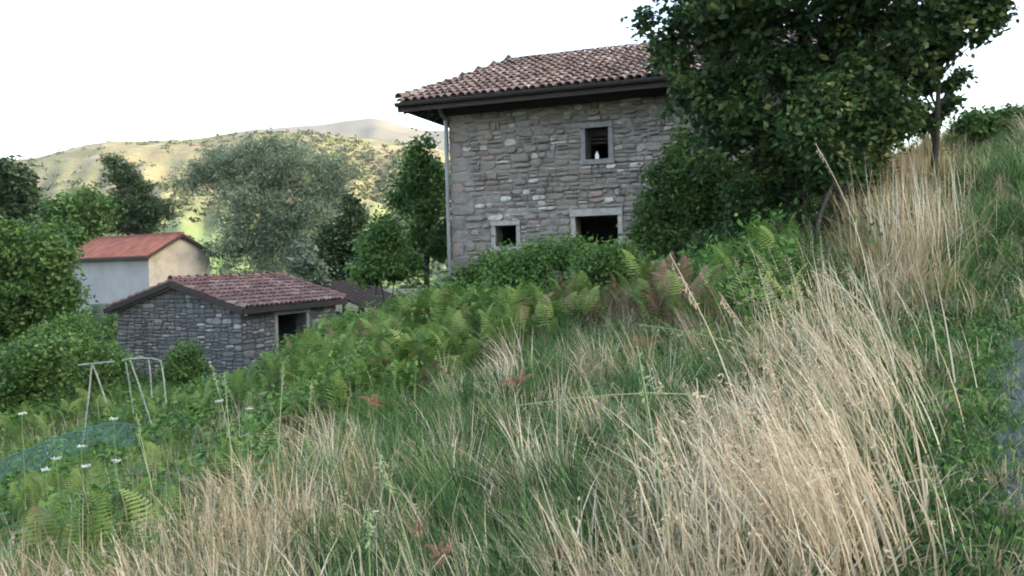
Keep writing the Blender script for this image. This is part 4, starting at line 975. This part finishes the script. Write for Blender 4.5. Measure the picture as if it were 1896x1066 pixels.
# ------------------------------------------------------------------ single stalks one can point to
def stalk(px0, py0, px1, py1, Y0, arch_, kind, label, head=True):
    """grass stem rooted at world point under (px0,py0), tip direction given in the place"""
    a = P(px0, py0, Y0); root = (a[0], a[1], gz(a[0], a[1])); tip = P(px1, py1, Y0 - .15) - np.array(root)
    e = empty('seed_stalk', root, label, 'grass stalk', 'tall single grass stalks')
    pts = []; up = np.array([0, 0, 1.])
    for t in np.linspace(0, 1, 12):
        pts.append(tip * t + np.array([tip[0] * -.35 * arch_ * math.sin(math.pi * t), 0, arch_ * .25 * abs(tip[0] + .2) * math.sin(math.pi * t)]))
    mb = MB(); mb.tube([tuple(p) for p in pts], list(np.linspace(.0055, .0022, 12)), 5)
    mb2 = MB()
    o = mb.build('stem', MAT['stalk' if kind == 'dry' else 'greenstalk'], e)
    a_ = o.data.attributes.new('rnd', 'FLOAT', 'POINT'); a_.data.foreach_set('value', np.full(len(o.data.vertices), random.random(), np.float32))
    if head:
        C = []; n = 60; d = (pts[-1] - pts[-3]) * .8; 
        k0 = np.array(pts[-3]) ; tt = R.uniform(0, 1.15, n); C = k0 + d * tt[:, None] + R.normal(0, .005, (n, 3)) - np.array([0, 0, .02]) * R.uniform(0, 1, (n, 1))
        v, f = leaves(C, .028, .22, .9 if kind == 'dry' else .2, .5); h = link('seed_head', v, f, MAT['stalk' if kind == 'dry' else 'greenstalk'], e, R.uniform(0, 1, len(v)))
ST = [(1255,1066,1180,640,3.3,.2,'green','tall pale stalk rising leftmost of the three long stems in the centre foreground'),
      (1320,1066,1290,700,3.2,.1,'dry','straight straw stalk in the dry tuft, right of the leftmost tall stem'),
      (1400,960,1240,470,4.0,.6,'dry','arching straw stalk with a nodding pink seed head beside the withered bracken'),
      (1480,860,1330,540,4.6,.5,'dry','arching straw stalk ending over the red brown bracken'),
      (1560,800,1405,510,5.0,.4,'green','long green white stem leaning left above the dry tuft'),
      (1490,760,1180,600,4.6,1.0,'green','low arching green stem reaching far left over the green grass'),
      (1400,800,960,750,4.4,1.0,'green','lowest long arching green stem over the middle grass'),
      (1620,620,1510,265,8.0,.5,'dry','pale stalk arching in front of the dark tree stems'),
      (1660,620,1500,500,6.0,.7,'dry','bent straw stalk in front of the bank grass'),
      (800,1066,698,830,3.4,.3,'green','pale stem leaning left in the green patch at the bottom'),
      (683,1066,682,930,3.0,.0,'green','short upright stem at the bottom edge left of centre'),
      (435,830,415,690,6.5,.2,'green','thin green stem standing at the crest, left one of the pair by the shed'),
      (445,830,390,670,6.6,.5,'green','curved green stem hooking left at the crest'),
      (508,800,525,672,6.6,.1,'green','upright stem with narrow head at the crest below the shed door'),
      (560,810,578,700,6.6,.1,'green','upright stem with narrow head at the crest, right of its twin'),
      (300,860,252,765,6.2,.1,'green','thin stem at the crest in front of the teal netting'),
      (1300,1066,1215,770,3.1,.15,'dry','straw stem in the bottom centre left of the dry tuft'),
      (1380,1066,1340,780,3.1,.1,'dry','upright straw stem through the middle of the dry tuft')]
for s in ST: stalk(*s)
# white umbels over the weeds on the left
i = 0
for px, py in [(40,765),(105,848),(150,826),(160,862),(210,775),(85,868),(405,742),(462,756),(215,852)]:
    Yp = 9.5 - (py - 700) * .012 if px < 330 else 8.5
    tp = P(px, py, Yp); g_ = gz(tp[0], tp[1]); h_ = tp[2] - g_
    if h_ < .15: h_ = .6
    e = empty('umbel_flower', (tp[0], tp[1], g_), 'small flat white umbel flower on a thin stem among the dark weeds at lower left', 'flower', 'white umbel flowers in the weeds')
    mb = MB(); mb.tube([(0, 0, 0), (.02, 0, h_ * .5), (0, 0, h_ - .03)], [.005, .004, .003], 5)
    for k in range(7): a = k * .9; mb.tube([(0, 0, h_ - .035), (math.cos(a) * .035, math.sin(a) * .035, h_ - .004)], .0015, 4)
    o = mb.build('stem', MAT['greenstalk'], e); o.data.attributes.new('rnd', 'FLOAT', 'POINT')
    n = 60; a = R.uniform(0, 6.28, n); r_ = .04 * R.uniform(0, 1, n) ** .5; v, f = leaves(np.c_[np.cos(a) * r_, np.sin(a) * r_, h_ + R.uniform(-.006, .006, n)], .016, .9, 0, 3)
    link('flower_head', v, f, MAT['petal'], e, R.uniform(0, 1, len(v)))

# ------------------------------------------------------------------ pole frame and teal netting at lower left
MAT['pole'] = plain('weathered_pole', (.24, .27, .23), .85, .4, 14)
def frame_thing(label, ends, legs, Y):
    a = P(*legs[0][2:4], Y); e = empty('pole_frame', (a[0], a[1], gz(a[0], a[1])), label, 'garden frame', 'bare pole frames in the garden'); L0 = np.array(e.location)
    mb = MB(); p = [P(x, y, Y) for x, y in ends]; mb.tube([tuple(q - L0) for q in p], [.014] * len(p), 7); mb.build('rail', MAT['pole'], e)
    for x0, y0, x1, y1 in legs:
        q0, q1 = P(x0, y0, Y), P(x1, y1, Y + random.uniform(-.3, .3)); d = q1 - q0
        mb = MB(); mb.tube([tuple(q0 - L0), tuple((q0 + q1) / 2 - L0 + np.array([.01, 0, 0])), tuple(q1 + d * .25 - L0)], [.012, .014, .012], 7); mb.build('leg', MAT['pole'], e)
frame_thing('bare pole frame with two splayed legs, the left one of the two frames', [(145,676),(172,673),(212,669)], [(170,674,157,790),(172,676,192,732)], 13)
frame_thing('bare pole frame in front of the shed gable with four thin legs', [(226,667),(240,664),(280,663),(298,668)], [(240,664,272,760),(232,667,244,745),(275,663,280,722),(298,668,306,730)], 13.4)
def netting():
    MAT['net'] = plain('teal_net', (.05, .13, .11), .6, .2, 5)
    top = [(-30,862),(40,838),(90,815),(150,795),(200,783),(250,785)]; v = []; nU, nV = 90, 7; wdt = .9; mb = MB(); Yn = 10.0; G = []
    for i in range(nU):
        t = i / (nU - 1) * (len(top) - 1); k = min(int(t), len(top) - 2); u = t - k
        px = top[k][0] * (1 - u) + top[k + 1][0] * u; py = top[k][1] * (1 - u) + top[k + 1][1] * u
        a = P(px, py, Yn + .4 * i / nU)
        G.append([a + np.array([.02 * math.sin(i * .8 + j), -.02 * j - .03 * math.sin(j * .9 + i * .3), -.04 * j * (1 + .2 * math.sin(i * .25)) ]) for j in range(nV)])
    r0 = G[0][0].copy()
    for i in range(nU): mb.tube([tuple(p - r0) for p in G[i]], .004, 4)
    for j in range(nV): mb.tube([tuple(G[i][j] - r0) for i in range(nU)], (.004 if j else .010), 4)
    o = mb.build('garden_net', MAT['net']); o.location = tuple(r0)
    tag(o, 'band of teal plastic netting stretched over the weeds at the lower left', 'net')
netting()



for (px, py, Yr, sz, lab) in [(815,1012,3.6,.10,'rust brown withered sprig low in the green patch near the bottom edge'),(775,965,3.9,.07,'small rust brown sprig just above the larger one at the bottom'),
      (1100,748,6.6,.16,'red brown withered sprig between the green blades in the middle of the bank'),(1305,572,9.5,.40,'largest pinkish brown withered fern below the big tree'),(1395,858,4.0,.09,'rust brown sprig caught in the dry tuft'),(1035,1020,3.7,.09,'brown withered sprig at the bottom left of the dry tuft'),(1190,640,7.8,.22,'pale brown drooping sprig left of the largest withered fern'),(960,700,7.0,.14,'brown withered sprig at the lower edge of the bracken, middle of the bank'),(700,740,7.5,.16,'brown withered sprig at the lower left edge of the bracken')]:
    tp = P(px, py, Yr); g_ = gz(tp[0], tp[1]); h_ = max(.12, tp[2] - g_)
    e = empty('withered_sprig', (tp[0], tp[1], g_), lab, 'dead plant', 'rust brown withered sprigs')
    mb = MB(); mb.tube([(0, 0, -.02), (.01, 0, h_ * .6), (0, 0, h_)], [.005, .004, .002], 5); o = mb.build('stem', MAT['bark'], e)
    n = 9; v, f, k = fronds(np.zeros(n), np.zeros(n), np.full(n, h_ * .9), np.full(n, sz) * R.uniform(.6, 1.3, n), R.uniform(-.3, .5, n), R.uniform(0, 6.28, n))
    link('frond', v, f, MAT['rust' if 'rust' in lab or 'red' in lab else 'deadfern'], e, R.uniform(0, 1, len(v)))
